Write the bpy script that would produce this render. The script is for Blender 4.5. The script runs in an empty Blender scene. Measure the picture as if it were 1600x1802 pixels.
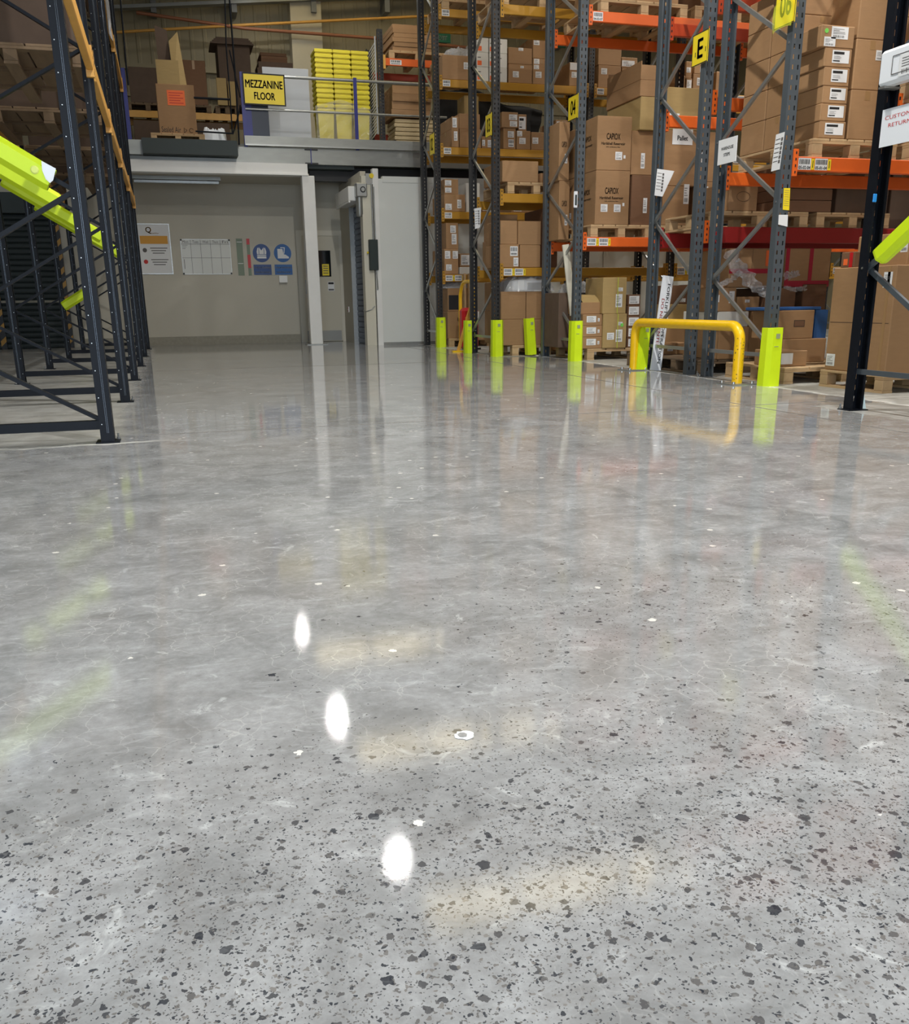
import bpy, bmesh, math, random
from mathutils import Vector, Matrix
R = random.Random(7)
C = bpy.context.scene.collection
scn = bpy.context.scene
# ---------------------------------------------------------------- camera
FPX, CY, TILT, ROLL, AZ, EYE = 1617.076, 1024.823, 0.29605429, 0.0133148501, 0.287633215, 0.75
def _axes():
    ct, st, cr, sr = math.cos(TILT), math.sin(TILT), math.cos(ROLL), math.sin(ROLL)
    F = Vector((0, ct, -st)); D = Vector((0, -st, -ct)); X = Vector((1, 0, 0))
    R2 = cr*X + sr*D; D2 = -sr*X + cr*D
    vv = Vector((math.cos(AZ), math.sin(AZ), 0)); uu = Vector((-math.sin(AZ), math.cos(AZ), 0))
    B = lambda w: Vector((vv.dot(w), uu.dot(w), w.z))
    return B(R2), B(D2), B(F)
AR, AD, AF = _axes()
cd = bpy.data.cameras.new('camera'); cam = bpy.data.objects.new('camera', cd); C.objects.link(cam); scn.camera = cam
cd.sensor_fit = 'HORIZONTAL'; cd.sensor_width = 36; cd.lens = FPX/1600*36; cd.shift_y = (CY-901)/1600; cd.clip_start = .05; cd.clip_end = 200
cam.matrix_world = Matrix(((AR.x, -AD.x, -AF.x, 0), (AR.y, -AD.y, -AF.y, 0), (AR.z, -AD.z, -AF.z, EYE), (0, 0, 0, 1)))
def at(px, py, axis, val):
    """the point on the plane v/u/z = val that the photograph shows at (px, py)"""
    d = AR*((px-800)/FPX) + AD*((py-CY)/FPX) + AF
    o = Vector((0, 0, EYE)); i = 'vuz'.index(axis)
    return o + d*((val-o[i])/d[i])
# ---------------------------------------------------------------- light
vs = scn.view_settings
vs.view_transform = 'Standard'; vs.look = 'None'; vs.gamma = 1; vs.use_curve_mapping = False; vs.exposure = 0.2
world = bpy.data.worlds.new('world'); scn.world = world; world.use_nodes = True
bg = world.node_tree.nodes['Background']; bg.inputs[0].default_value = (.62, .78, 1, 1); bg.inputs[1].default_value = 2.0
HALL_H = 8.2
def area(name, loc, rot, sx, sy, power, col, parent=None):
    l = bpy.data.lights.new(name, 'AREA'); l.shape = 'RECTANGLE'; l.size = sx; l.size_y = sy; l.energy = power; l.color = col
    o = bpy.data.objects.new(name, l); C.objects.link(o); o.location = loc; o.rotation_euler = rot
    if parent: o.parent = parent
    return o
DAY_W = 380
area('dock_daylight', (-1.2, -5.3, 2.4), (math.radians(90), 0, 0), 6.0, 4.2, DAY_W, (.80, .90, 1))
LAMPS = [(2.6, 1.0, 330, 'nearest the dock'), (2.6, 6.2, 330, 'second from the dock'), (2.6, 12.1, 40, 'level with the 03 row'), (2.6, 17.5, 58, 'before the mezzanine edge'), (2.6, 23.0, 16, 'above the mezzanine'), (7.8, 3.0, 150, 'beyond the navy rack row'),
         (7.9, 6.4, 130, 'over the returns aisle'), (10.3, 15.35, 150, 'between the 03 row and the wall row'), (11.4, 10.4, 170, 'between the 04 and E rows'), (12.2, 6.4, 120, 'deep over the returns aisle'), (12.6, 15.35, 120, 'deep between the ochre beam rows')]  # the lamps off the main aisle line are added fill for the racks
LAMP_Z = 7.95
LAMP_COL = (1, .98, .94)
# ---------------------------------------------------------------- helpers
def lin(c):
    return tuple(((x/255)/12.92 if x/255 <= .04045 else ((x/255+.055)/1.055)**2.4) for x in c) + (1,)
MATS = {}
def mat(name, rgb, rough=.6, metal=0, noise=0, scale=8, bump=0, emit=0, alpha=1, spec=.5, rnd=0, stretch=(1, 1, 1)):
    if name in MATS: return MATS[name]
    m = bpy.data.materials.new(name); m.use_nodes = True; nt = m.node_tree; b = nt.nodes['Principled BSDF']
    b.inputs['Base Color'].default_value = lin(rgb); b.inputs['Roughness'].default_value = rough; b.inputs['Metallic'].default_value = metal
    b.inputs['Specular IOR Level'].default_value = spec
    tc = nt.nodes.new('ShaderNodeTexCoord'); mp = nt.nodes.new('ShaderNodeMapping'); mp.inputs['Scale'].default_value = stretch
    nt.links.new(tc.outputs['Object'], mp.inputs[0])
    no = nt.nodes.new('ShaderNodeTexNoise'); no.inputs['Scale'].default_value = scale; no.inputs['Detail'].default_value = 5
    nt.links.new(mp.outputs[0], no.inputs[0])
    if noise or rnd:
        hs = nt.nodes.new('ShaderNodeHueSaturation'); hs.inputs['Color'].default_value = lin(rgb)
        mr = nt.nodes.new('ShaderNodeMapRange'); mr.inputs[1].default_value = .25; mr.inputs[2].default_value = .75
        mr.inputs[3].default_value = 1-noise; mr.inputs[4].default_value = 1+noise
        nt.links.new(no.outputs[0], mr.inputs[0])
        oi = nt.nodes.new('ShaderNodeObjectInfo'); m2 = nt.nodes.new('ShaderNodeMapRange'); m2.inputs[3].default_value = 1-rnd; m2.inputs[4].default_value = 1+rnd
        nt.links.new(oi.outputs['Random'], m2.inputs[0])
        mu = nt.nodes.new('ShaderNodeMath'); mu.operation = 'MULTIPLY'; nt.links.new(mr.outputs[0], mu.inputs[0]); nt.links.new(m2.outputs[0], mu.inputs[1])
        nt.links.new(mu.outputs[0], hs.inputs['Value']); nt.links.new(hs.outputs[0], b.inputs['Base Color'])
    if bump:
        bp = nt.nodes.new('ShaderNodeBump'); bp.inputs['Strength'].default_value = bump; bp.inputs['Distance'].default_value = .01
        nt.links.new(no.outputs[0], bp.inputs['Height']); nt.links.new(bp.outputs[0], b.inputs['Normal'])
    if emit:
        b.inputs['Emission Color'].default_value = lin(rgb); b.inputs['Emission Strength'].default_value = emit
    if alpha < 1: b.inputs['Alpha'].default_value = alpha
    MATS[name] = m; return m
K = {'kraft': mat('kraft_cardboard', (158, 122, 84), .75, noise=.05, scale=9, bump=.1, rnd=.08, stretch=(1, 1, 4)),
     'tan': mat('tan_cardboard', (168, 142, 92), .75, noise=.05, scale=9, bump=.1, rnd=.06, stretch=(1, 1, 4)),
     'dark': mat('dark_cardboard', (112, 80, 56), .8, noise=.06, scale=9, bump=.1, rnd=.1, stretch=(1, 1, 4)),
     'murk': mat('old_cardboard', (92, 74, 60), .8, noise=.1, scale=9, bump=.1, rnd=.12),
     'shade': mat('weathered_dark_cardboard', (74, 58, 46), .85, noise=.1, scale=9, rnd=.1),  # darker cardboard copy, paints in the dimness of the aisle rack
     'white': mat('white_cardboard', (215, 213, 205), .6, noise=.03, rnd=.03)}
M = dict(
    paper=mat('white_paper', (225, 226, 226), .6), ink=mat('black_ink', (25, 25, 27), .6), inkgrey=mat('grey_ink', (95, 92, 90), .7), redink=mat('red_ink', (196, 48, 42), .6),
    brownink=mat('brown_print', (78, 58, 44), .8), tape=mat('packing_tape', (158, 124, 84), .3), strap=mat('lime_strap', (190, 200, 70), .4),
    wood=mat('pallet_wood', (188, 158, 118), .8, noise=.14, scale=14, bump=.3, rnd=.12, stretch=(1, .12, 1)), woodx=mat('pallet_wood_cross', (182, 150, 110), .8, noise=.14, scale=14, bump=.3, rnd=.12, stretch=(.12, 1, 1)),
    dirtywood=mat('weathered_wood', (112, 92, 70), .85, noise=.15, scale=14, bump=.3, rnd=.15, stretch=(1, .12, 1)),  # weathered wood; in the aisle rack its dark tone stands for shade
    galv=mat('galvanised_steel', (168, 170, 168), .35, .75, noise=.06, scale=25), brushed=mat('grey_galvanised_sheet', (150, 152, 148), .4, .55, noise=.08, scale=14, stretch=(.3, 1, 1)),
    bolt=mat('zinc_bolt', (200, 200, 200), .25, .9),
    up_grey=mat('blue_grey_paint', (74, 81, 86), .42, noise=.05, scale=12), up_black=mat('charcoal_paint', (36, 36, 37), .45, noise=.05, scale=12), up_navy=mat('navy_black_paint', (21, 24, 30), .42, spec=.12, noise=.08, scale=12),
    b_yellow=mat('ochre_beam_paint', (178, 130, 34), .45, noise=.05), b_orange=mat('orange_beam_paint', (222, 98, 30), .45, noise=.05), b_red=mat('red_beam_paint', (150, 30, 30), .45, noise=.05), b_rust=mat('burnt_orange_paint', (176, 62, 28), .45, noise=.05),
    b_amber=mat('amber_beam_paint', (214, 160, 74), .45, noise=.06),
    lime=mat('fluorescent_guard', (212, 240, 20), .5, noise=.03, scale=10), limeline=mat('guard_scuff', (150, 160, 120), .7), yellowpaint=mat('barrier_yellow', (245, 196, 18), .32, noise=.06, scale=16),
    yellowsign=mat('yellow_sign', (240, 214, 40), .4), black=mat('black_plastic', (28, 29, 31), .5), white=mat('white_plastic', (232, 236, 240), .35),
    whitepaint=mat('white_gloss_paint', (238, 238, 234), .35, noise=.02), panel=mat('white_insulated_panel', (222, 225, 220), .4, noise=.015, scale=3),
    wall=mat('cream_wall_paint', (190, 185, 170), .6, noise=.025, scale=2), clad=mat('beige_cladding', (150, 140, 112), .6, noise=.04, scale=2), cladcol=mat('pale_column_cladding', (192, 184, 160), .6, noise=.03),
    skirt=mat('scuffed_kerb', (150, 146, 132), .75, noise=.12, scale=18), door=mat('door_paint', (196, 190, 172), .5), frame=mat('door_frame_paint', (205, 200, 184), .45), kick=mat('kick_plate', (150, 150, 146), .35, .5),
    glassdark=mat('dark_glass', (22, 26, 28), .08), blueshut=mat('blue_grey_roller', (66, 76, 94), .5, noise=.04), darkshut=mat('dark_roller', (34, 44, 44), .55), darkgreen=mat('dark_green_box', (32, 46, 44), .5),
    bluepost=mat('blue_post_paint', (36, 44, 130), .4), bluesign=mat('mandatory_blue', (24, 92, 160), .45), bluesign2=mat('mandatory_dark_blue', (36, 72, 132), .45), greensign=mat('exit_green', (30, 110, 84), .5),
    amberpaper=mat('amber_print', (222, 160, 60), .6), orangepaper=mat('orange_notice', (240, 110, 50), .6), greytape=mat('grey_green_strip', (128, 142, 124), .6), redplastic=mat('red_plastic', (196, 30, 36), .4), redwrap=mat('red_wrap', (165, 24, 52), .4), purple=mat('purple_tape', (150, 32, 110), .5),
    tub=mat('yellow_tub_plastic', (232, 216, 60), .35, rnd=.03), ceil=mat('ceiling_sheet', (176, 178, 178), .7), steel=mat('roof_steel', (120, 122, 122), .6), drape=mat('dark_sack', (34, 32, 30), .85, noise=.2, bump=.6), greypanel=mat('pale_grey_board', (186, 190, 194), .5), bluemat=mat('blue_plastic', (40, 84, 140), .5),
    copper=mat('brown_pipe', (150, 96, 66), .5), bundle=mat('kraft_paper_bundle', (186, 166, 128), .7, noise=.15, scale=20, stretch=(1, 1, 8)), green=mat('green_sticker', (120, 210, 90), .5), cream=mat('cream_post', (214, 210, 192), .45), concrete=mat('mezzanine_slab_edge', (140, 142, 136), .7, noise=.1), matgrey=mat('pallet_gate_grey', (52, 62, 62), .6), brownpanel=mat('stained_board', (88, 80, 62), .8, noise=.15))

class MB:
    def __init__(s): s.v, s.f, s.mi, s.sm = [], [], [], []
    def add(s, vs_, fs, mi=0, sm=False):
        n = len(s.v); s.v += [tuple(p) for p in vs_]; s.f += [tuple(i+n for i in f) for f in fs]; s.mi += [mi]*len(fs); s.sm += [sm]*len(fs); return s
    def box(s, x0, x1, y0, y1, z0, z1, mi=0, ch=0):
        if not ch:
            return s.add([(x0, y0, z0), (x1, y0, z0), (x1, y1, z0), (x0, y1, z0), (x0, y0, z1), (x1, y0, z1), (x1, y1, z1), (x0, y1, z1)],
                     [(0, 3, 2, 1), (4, 5, 6, 7), (0, 1, 5, 4), (1, 2, 6, 5), (2, 3, 7, 6), (3, 0, 4, 7)], mi)
        # chamfered vertical and horizontal edges
        c = min(ch, (x1-x0)/3, (y1-y0)/3, (z1-z0)/3); rings = []
        for z, i in ((z0, c), (z0+c, 0), (z1-c, 0), (z1, c)):
            a, b, d, e = x0+i, x1-i, y0+i, y1-i; q = c if i == 0 else 0
            rings.append([(a+q, d, z), (b-q, d, z), (b, d+q, z), (b, e-q, z), (b-q, e, z), (a+q, e, z), (a, e-q, z), (a, d+q, z)])
        vs_ = [p for r in rings for p in r]; fs = []
        for k in range(3):
            for j in range(8): fs.append((k*8+j, k*8+(j+1) % 8, k*8+8+(j+1) % 8, k*8+8+j))
        fs += [tuple(range(7, -1, -1)), tuple(range(24, 32))]
        return s.add(vs_, fs, mi)
    def bar(s, p0, p1, w, h, up=(0, 0, 1), mi=0):
        """rectangular bar from p0 to p1, w across, h along up"""
        p0, p1 = Vector(p0), Vector(p1); d = (p1-p0).normalized(); up = Vector(up); sd = d.cross(up).normalized(); up = sd.cross(d).normalized()
        vs_ = [p+sd*(a*w/2)+up*(b*h/2) for p in (p0, p1) for a, b in ((-1, -1), (1, -1), (1, 1), (-1, 1))]
        return s.add(vs_, [(3, 2, 1, 0), (4, 5, 6, 7), (0, 1, 5, 4), (1, 2, 6, 5), (2, 3, 7, 6), (3, 0, 4, 7)], mi)
    def tube(s, pts, r, n=12, mi=0, cap=True):
        pts = [Vector(p) for p in pts]; rings = []; ref = None
        for i, p in enumerate(pts):
            d = (pts[min(i+1, len(pts)-1)]-pts[max(i-1, 0)]).normalized()
            if ref is None: ref = Vector((0, 0, 1)) if abs(d.z) < .9 else Vector((1, 0, 0))
            a = d.cross(ref).normalized(); b = a.cross(d).normalized(); ref = b
            rr = r[i] if isinstance(r, (list, tuple)) else r
            rings += [p+a*(rr*math.cos(t))+b*(rr*math.sin(t)) for t in [2*math.pi*k/n for k in range(n)]]
        fs = [(i*n+k, i*n+(k+1) % n, (i+1)*n+(k+1) % n, (i+1)*n+k) for i in range(len(pts)-1) for k in range(n)]
        s.add(rings, fs, mi, True)
        if cap: s.add(rings[:n], [tuple(range(n-1, -1, -1))], mi); s.add(rings[-n:], [tuple(range(n))], mi)
        return s
    def quad(s, o, r, u, w, h, mi=0):
        o, r, u = Vector(o), Vector(r), Vector(u)
        return s.add([o, o+r*w, o+r*w+u*h, o+u*h], [(0, 1, 2, 3)], mi)
    def mesh(s, name, mats_):
        me = bpy.data.meshes.new(name); me.from_pydata(s.v, [], s.f); me.update()
        for m in (mats_ if isinstance(mats_, (list, tuple)) else [mats_]): me.materials.append(m)
        for p, i, q in zip(me.polygons, s.mi, s.sm): p.material_index = i; p.use_smooth = q
        return me
def link(name, me, parent=None, loc=(0, 0, 0), rot=(0, 0, 0)):
    o = bpy.data.objects.new(name, me); C.objects.link(o); o.location = loc; o.rotation_euler = rot
    if parent: o.parent = parent
    return o
def tag(o, label, cat, group=None, kind=None):
    o['label'] = label; o['category'] = cat
    if group: o['group'] = group
    if kind: o['kind'] = kind
    return o
def thing(name, label, cat, loc=(0, 0, 0), rz=0, group=None):
    return tag(link(name, None, None, loc, (0, 0, rz)), label, cat, group)
def struct(name, me, parent=None, loc=(0, 0, 0)):
    o = link(name, me, parent, loc)
    if not parent: o['kind'] = 'structure'
    return o
_txt = {}
def text_mesh(s, bold=.0):
    k = (s, bold)
    if k not in _txt:
        cu = bpy.data.curves.new('lettering', 'FONT'); cu.body = s; cu.size = 1; cu.align_x = 'CENTER'; cu.resolution_u = 3
        o = bpy.data.objects.new('lettering', cu); C.objects.link(o)
        me = bpy.data.meshes.new_from_object(o.evaluated_get(bpy.context.evaluated_depsgraph_get()))
        bpy.data.objects.remove(o)
        if bold:   # heavier strokes: the same letters laid again a stroke's shift to either side
            n = len(me.vertices); vs_ = [tuple(v.co) for v in me.vertices]; fs = [tuple(p.vertices) for p in me.polygons]; b_ = min(bold, .035)*.9
            sh = [(0, 0), (b_, 0), (-b_, 0), (0, b_*.6), (0, -b_*.6)]
            me = bpy.data.meshes.new('lettering'); me.from_pydata([(x_+dx, y_+dy, 0) for dx, dy in sh for x_, y_, z_ in vs_], [], [tuple(i+n*k for i in f) for k in range(len(sh)) for f in fs]); me.update()
        xs = [v.co.x for v in me.vertices]; ys = [v.co.y for v in me.vertices]
        w, h = max(xs)-min(xs), max(ys)-min(ys); cx, cy = (max(xs)+min(xs))/2, (max(ys)+min(ys))/2
        for v in me.vertices: v.co.x = (v.co.x-cx)/w; v.co.y = (v.co.y-cy)/h
        _txt[k] = me
    return _txt[k]
def text(s, parent, centre, right, up, w, h, material, bold=.02, name='lettering'):
    me = text_mesh(s, bold).copy(); me.materials.clear(); me.materials.append(material)
    r, u = Vector(right).normalized(), Vector(up).normalized(); n = r.cross(u)
    mx = Matrix(((r.x*w, u.x*h, n.x, centre[0]), (r.y*w, u.y*h, n.y, centre[1]), (r.z*w, u.z*h, n.z, centre[2]), (0, 0, 0, 1)))
    me.transform(mx); return link(name, me, parent)
def print_sheet(mb, o, r, u, w, h, style, off, rnd=R):
    """paper rectangle (slot 0) with flat print (slot 1) just proud of it"""
    r, u = Vector(r), Vector(u); n = r.cross(u); o = Vector(o)+n*off
    mb.quad(o, r, u, w, h, 0); o2 = o+n*.0008
    q = lambda x, y, a, b, mi=1: mb.quad(o2+r*(x*w)+u*(y*h), r, u, a*w, b*h, mi)
    if style == 'addr':
        for k in range(4): q(.1, .78-k*.12, .35+.4*rnd.random(), .035)
        x = .12
        while x < .8:
            a = .015+.03*rnd.random(); q(x, .1, a, .2); x += a+.03
    elif style == 'band':
        q(.08, .68, .62, .2)
        for k in range(3): q(.1, .5-k*.09, .3+.2*rnd.random(), .02)
        q(.06, .12, .4, .09)
    elif style == 'bar':
        x = .08
        while x < .9:
            a = .03+.05*rnd.random(); q(x, .48, a, .42); x += a+.04
        for k in range(8): q(.1+k*.1, .12, .065, .2)
    elif style == 'code':
        x = .08
        while x < .9: a = .03+.05*rnd.random(); q(x, .48, a, .42); x += a+.04
    elif style == 'list':
        for k in range(9): q(.1, .9-k*.095, .78, .012)
        q(.55, .1, .3, .25)
    elif style == 'form':
        for k in range(6): q(.08, .86-k*.12, .5+.3*rnd.random(), .02)
        q(.72, .1, .2, .8)
# ---------------------------------------------------------------- floor
def floor_material():
    m = bpy.data.materials.new('polished_concrete'); m.use_nodes = True; nt = m.node_tree; b = nt.nodes['Principled BSDF']; L = nt.links.new
    def math_(op, a, c=None, clamp=False):
        n = nt.nodes.new('ShaderNodeMath'); n.operation = op; n.use_clamp = clamp
        for i, x in enumerate((a, c)):
            if x is None: continue
            if isinstance(x, (int, float)): n.inputs[i].default_value = x
            else: L(x, n.inputs[i])
        return n.outputs[0]
    def ramp(x, a, c, lo=0, hi=1):
        n = nt.nodes.new('ShaderNodeMapRange'); n.inputs[1].default_value = a; n.inputs[2].default_value = c; n.inputs[3].default_value = lo; n.inputs[4].default_value = hi; L(x, n.inputs[0]); return n.outputs[0]
    tc = nt.nodes.new('ShaderNodeTexCoord'); P = tc.outputs['Object']; sep = nt.nodes.new('ShaderNodeSeparateXYZ'); L(P, sep.inputs[0]); X, Y = sep.outputs[0], sep.outputs[1]
    def noise(sc, det=4, rough=.55, dist=0, vec=None):
        n = nt.nodes.new('ShaderNodeTexNoise'); n.inputs['Scale'].default_value = sc; n.inputs['Detail'].default_value = det; n.inputs['Roughness'].default_value = rough; n.inputs['Distortion'].default_value = dist; L(vec or P, n.inputs[0]); return n.outputs[0]
    def mix(f, a, c):
        n = nt.nodes.new('ShaderNodeMix'); n.data_type = 'RGBA'
        if isinstance(f, (int, float)): n.inputs[0].default_value = f
        else: L(f, n.inputs[0])
        for i, x in ((6, a), (7, c)):
            if isinstance(x, tuple): n.inputs[i].default_value = x
            else: L(x, n.inputs[i])
        return n.outputs[2]
    big = noise(.55, 3, .5); mid = noise(5.0, 7, .68, .6); fine = noise(42, 6, .75)
    col = mix(ramp(mid, .34, .66), lin((136, 139, 140)), lin((185, 188, 190)))
    col = mix(ramp(big, .35, .65, 0, .35), col, lin((162, 156, 152)))
    col = mix(ramp(fine, .3, .7, 0, .55), col, lin((122, 121, 121)))
    pale = ramp(noise(9, 5, .7, 1.2), .60, .72, 0, .6); col = mix(pale, col, lin((216, 219, 219)))
    # exposed aggregate: stones only where the surface has been ground deepest
    warp = nt.nodes.new('ShaderNodeVectorMath'); warp.operation = 'ADD'; nw = nt.nodes.new('ShaderNodeTexNoise'); nw.inputs['Scale'].default_value = 110; nw.inputs['Detail'].default_value = 2; L(P, nw.inputs[0])
    sw = nt.nodes.new('ShaderNodeVectorMath'); sw.operation = 'SCALE'; sw.inputs[3].default_value = .014; L(nw.outputs[1], sw.inputs[0]); L(P, warp.inputs[0]); L(sw.outputs[0], warp.inputs[1])
    patch = ramp(noise(1.1, 3, .5), .36, .60)
    nearband = ramp(Y, 1.0, 1.62, 1.0, .0)
    right = math_('MULTIPLY', ramp(X, .15, .9), ramp(Y, 1.3, 2.6, .7, .0))
    ground = math_('MAXIMUM', math_('MULTIPLY', nearband, ramp(noise(2.2, 3, .5), .3, .55, .55, 1)), math_('MULTIPLY', right, patch), True)
    ground = math_('MAXIMUM', ground, ramp(noise(.8, 3, .6), .60, .72, 0, .35))
    for sc, thr, radius in ((66, .34, .45), (135, .58, .46), (230, .50, .45), (34, .10, .36)):
        vo = nt.nodes.new('ShaderNodeTexVoronoi'); vo.inputs['Scale'].default_value = sc; L(warp.outputs[0], vo.inputs[0])
        se = nt.nodes.new('ShaderNodeSeparateColor'); L(vo.outputs['Color'], se.inputs[0])
        pick = math_('LESS_THAN', se.outputs[0], math_('MULTIPLY', ground, thr))
        size = math_('MULTIPLY', ramp(se.outputs[1], 0, 1, .45, 1), radius)
        inside = math_('LESS_THAN', vo.outputs['Distance'], size)
        msk = math_('MULTIPLY', pick, inside)
        stone = mix(math_('POWER', se.outputs[2], 1.6), lin((44, 48, 56)), lin((128, 124, 120)))
        col = mix(math_('MULTIPLY', msk, .9), col, stone)
    # pale chips
    vo = nt.nodes.new('ShaderNodeTexVoronoi'); vo.inputs['Scale'].default_value = 21; L(warp.outputs[0], vo.inputs[0]); se = nt.nodes.new('ShaderNodeSeparateColor'); L(vo.outputs['Color'], se.inputs[0])
    chip = math_('MULTIPLY', math_('LESS_THAN', se.outputs[1], .03), math_('LESS_THAN', vo.outputs['Distance'], .22)); col = mix(chip, col, lin((232, 230, 224)))
    # hairline crazing
    v2 = nt.nodes.new('ShaderNodeTexVoronoi'); v2.feature = 'DISTANCE_TO_EDGE'; v2.inputs['Scale'].default_value = 15
    w2 = nt.nodes.new('ShaderNodeVectorMath'); w2.operation = 'ADD'; n3 = nt.nodes.new('ShaderNodeTexNoise'); n3.inputs['Scale'].default_value = 9; n3.inputs['Detail'].default_value = 5; L(P, n3.inputs[0])
    s3 = nt.nodes.new('ShaderNodeVectorMath'); s3.operation = 'SCALE'; s3.inputs[3].default_value = .09; L(n3.outputs[1], s3.inputs[0]); L(P, w2.inputs[0]); L(s3.outputs[0], w2.inputs[1]); L(w2.outputs[0], v2.inputs[0])
    craze = math_('MULTIPLY', ramp(v2.outputs['Distance'], .0, .022, 1, 0), math_('MULTIPLY', ramp(noise(3, 2), .40, .62, 0, .38), math_('SUBTRACT', 1, ground))); col = mix(craze, col, lin((222, 222, 218)))
    # slab edges left unpolished under the racks
    wob = ramp(noise(3.2, 4), .3, .7, -.05, .05)
    left = math_('MULTIPLY', ramp(math_('ADD', X, wob), -.42, -.24, .7, 0), ramp(math_('ADD', Y, wob), 5.60, 5.68, 0, 1))
    rgt = math_('MULTIPLY', ramp(math_('ADD', X, wob), 5.02, 5.08, 0, 1), ramp(Y, 4.0, 4.1, 0, 1))
    rgt2 = math_('MULTIPLY', ramp(math_('ADD', X, wob), 4.42, 4.48, 0, 1), ramp(Y, 12.4, 12.5, 0, 1))
    rgt3 = math_('MULTIPLY', ramp(math_('ADD', X, wob), 4.35, 4.42, 0, 1), ramp(Y, 5.75, 5.65, 0, 1))
    raw = math_('MAXIMUM', math_('MAXIMUM', left, rgt), math_('MAXIMUM', rgt2, math_('MULTIPLY', rgt3, .6)), True)
    rawcol = mix(ramp(noise(6, 5, .6), .35, .65), lin((138, 136, 128)), lin((182, 181, 174)))
    col = mix(math_('MULTIPLY', raw, .85), col, rawcol)
    dust = math_('MULTIPLY', ramp(math_('ABSOLUTE', math_('ADD', math_('SUBTRACT', Y, 5.60), wob)), 0, .05, 1, 0), ramp(X, -.25, .1, 1, 0))
    dust = math_('MAXIMUM', dust, math_('MULTIPLY', ramp(math_('ABSOLUTE', math_('ADD', math_('SUBTRACT', X, 5.03), wob)), 0, .05, .8, 0), ramp(Y, 4.0, 4.1, 0, 1)))
    col = mix(math_('MULTIPLY', dust, .8), col, lin((236, 236, 230)))
    smear = nt.nodes.new('ShaderNodeMapping'); smear.inputs['Scale'].default_value = (1, 2.6, 1); smear.inputs['Rotation'].default_value = (0, 0, .25); L(P, smear.inputs[0])
    sm = ramp(noise(6.5, 6, .7, .4, smear.outputs[0]), .56, .70, 0, .38); col = mix(math_('MULTIPLY', sm, ramp(Y, .9, 1.8, .35, 1)), col, lin((206, 210, 212)))
    dk = ramp(noise(3.3, 6, .7, .8, smear.outputs[0]), .55, .72, 0, .30); col = mix(dk, col, lin((112, 106, 100)))
    L(col, b.inputs['Base Color'])
    ro = math_('ADD', ramp(mid, .3, .7, .050, .022), ramp(fine, .3, .7, .0, .018)); ro = math_('ADD', ro, math_('MULTIPLY', pale, .06)); ro = math_('ADD', ro, math_('MULTIPLY', raw, .42)); ro = math_('ADD', ro, math_('MULTIPLY', dust, .3))
    L(ro, b.inputs['Roughness']); b.inputs['IOR'].default_value = 1.5
    bp = nt.nodes.new('ShaderNodeBump'); bp.inputs['Strength'].default_value = .08; bp.inputs['Distance'].default_value = .001; L(fine, bp.inputs['Height']); L(bp.outputs[0], b.inputs['Normal'])
    return m
FLOOR = floor_material()
V0, V1, U0, U1 = -6.0, 15.5, -5.0, 25.2
fl = struct('floor', MB().box(V0, V1, U0, U1, -.3, 0).mesh('floor', FLOOR))
# saw-cut joints: shallow dark grooves filled with sealant
jm = mat('joint_sealant', (112, 106, 98), .6)
for a in (MB().box(-.2, V1, 5.905, 5.912, -.001, .0012), MB().box(3.99, 3.998, U0, 16.5, -.001, .0012), MB().box(-.2, 3.99, 11.9, 11.906, -.001, .0012)):
    link('slab_joint', a.mesh('slab_joint', jm), fl)
# drilled hole patched with white grout near the camera
pm = MB(); hx, hy = at(818, 1294, 'z', 0).xy
for k, (rr, mi) in enumerate(((.018, 0), (.0085, 1))):
    ring = [(hx-.004*k+rr*(.85+.35*R.random())*math.cos(t), hy+.001*k+rr*(.85+.35*R.random())*math.sin(t), .0008+.0006*k) for t in [2*math.pi*i/18 for i in range(18)]]
    pm.add(ring, [tuple(range(18))], mi)
link('grout_patch', pm.mesh('grout_patch', [mat('pale_grout', (224, 228, 228), .7, noise=.1, scale=80), mat('grey_plug', (150, 150, 148), .7, noise=.2, scale=120)]), fl)
# ---------------------------------------------------------------- shell
WB = 19.7
struct('wall_left', MB().box(V0-.2, V0, U0, U1, 0, HALL_H).mesh('wall_left', M['clad']))
struct('wall_right', MB().box(V1, V1+.2, U0, U1, 0, HALL_H).mesh('wall_right', M['clad']))
# wall behind the camera with the open loading dock
fw = MB(); fw.box(V0, -4.3, U0-.2, U0, 0, HALL_H); fw.box(1.9, V1, U0-.2, U0, 0, HALL_H); fw.box(-4.3, 1.9, U0-.2, U0, 4.6, HALL_H)
struct('wall_front', fw.mesh('wall_front', M['clad']))
# far wall: profiled cladding sheets
FW = 24.9; pf = MB(); x = V0; pts = []
while x < V1: pts += [(x, FW), (x+.20, FW), (x+.22, FW-.012), (x+.28, FW-.012), (x+.30, FW)]; x += .30
for a, b_ in zip(pts, pts[1:]):
    if b_[0] > a[0]: pf.add([(a[0], a[1], 0), (b_[0], b_[1], 0), (b_[0], b_[1], HALL_H), (a[0], a[1], HALL_H)], [(0, 1, 2, 3)])
pf.box(V0, V1, FW+.02, FW+.2, 0, HALL_H)
wf = struct('wall_far', pf.mesh('wall_far', M['clad']))
a = at(513, 60, 'u', FW-.45).x; b_ = at(567, 60, 'u', FW-.45).x
link('wall_column', MB().box(a, b_, FW-.45, FW, 3.5, HALL_H).mesh('wall_column', M['cladcol']), wf)
link('wall_rail', MB().box(V0, V1, FW-.12, FW-.03, 5.98, 6.10).mesh('wall_rail', M['clad']), wf)
link('wall_rail', MB().box(V0, V1, FW-.08, FW-.03, 5.42, 5.50).mesh('wall_rail', M['clad']), wf)
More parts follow.
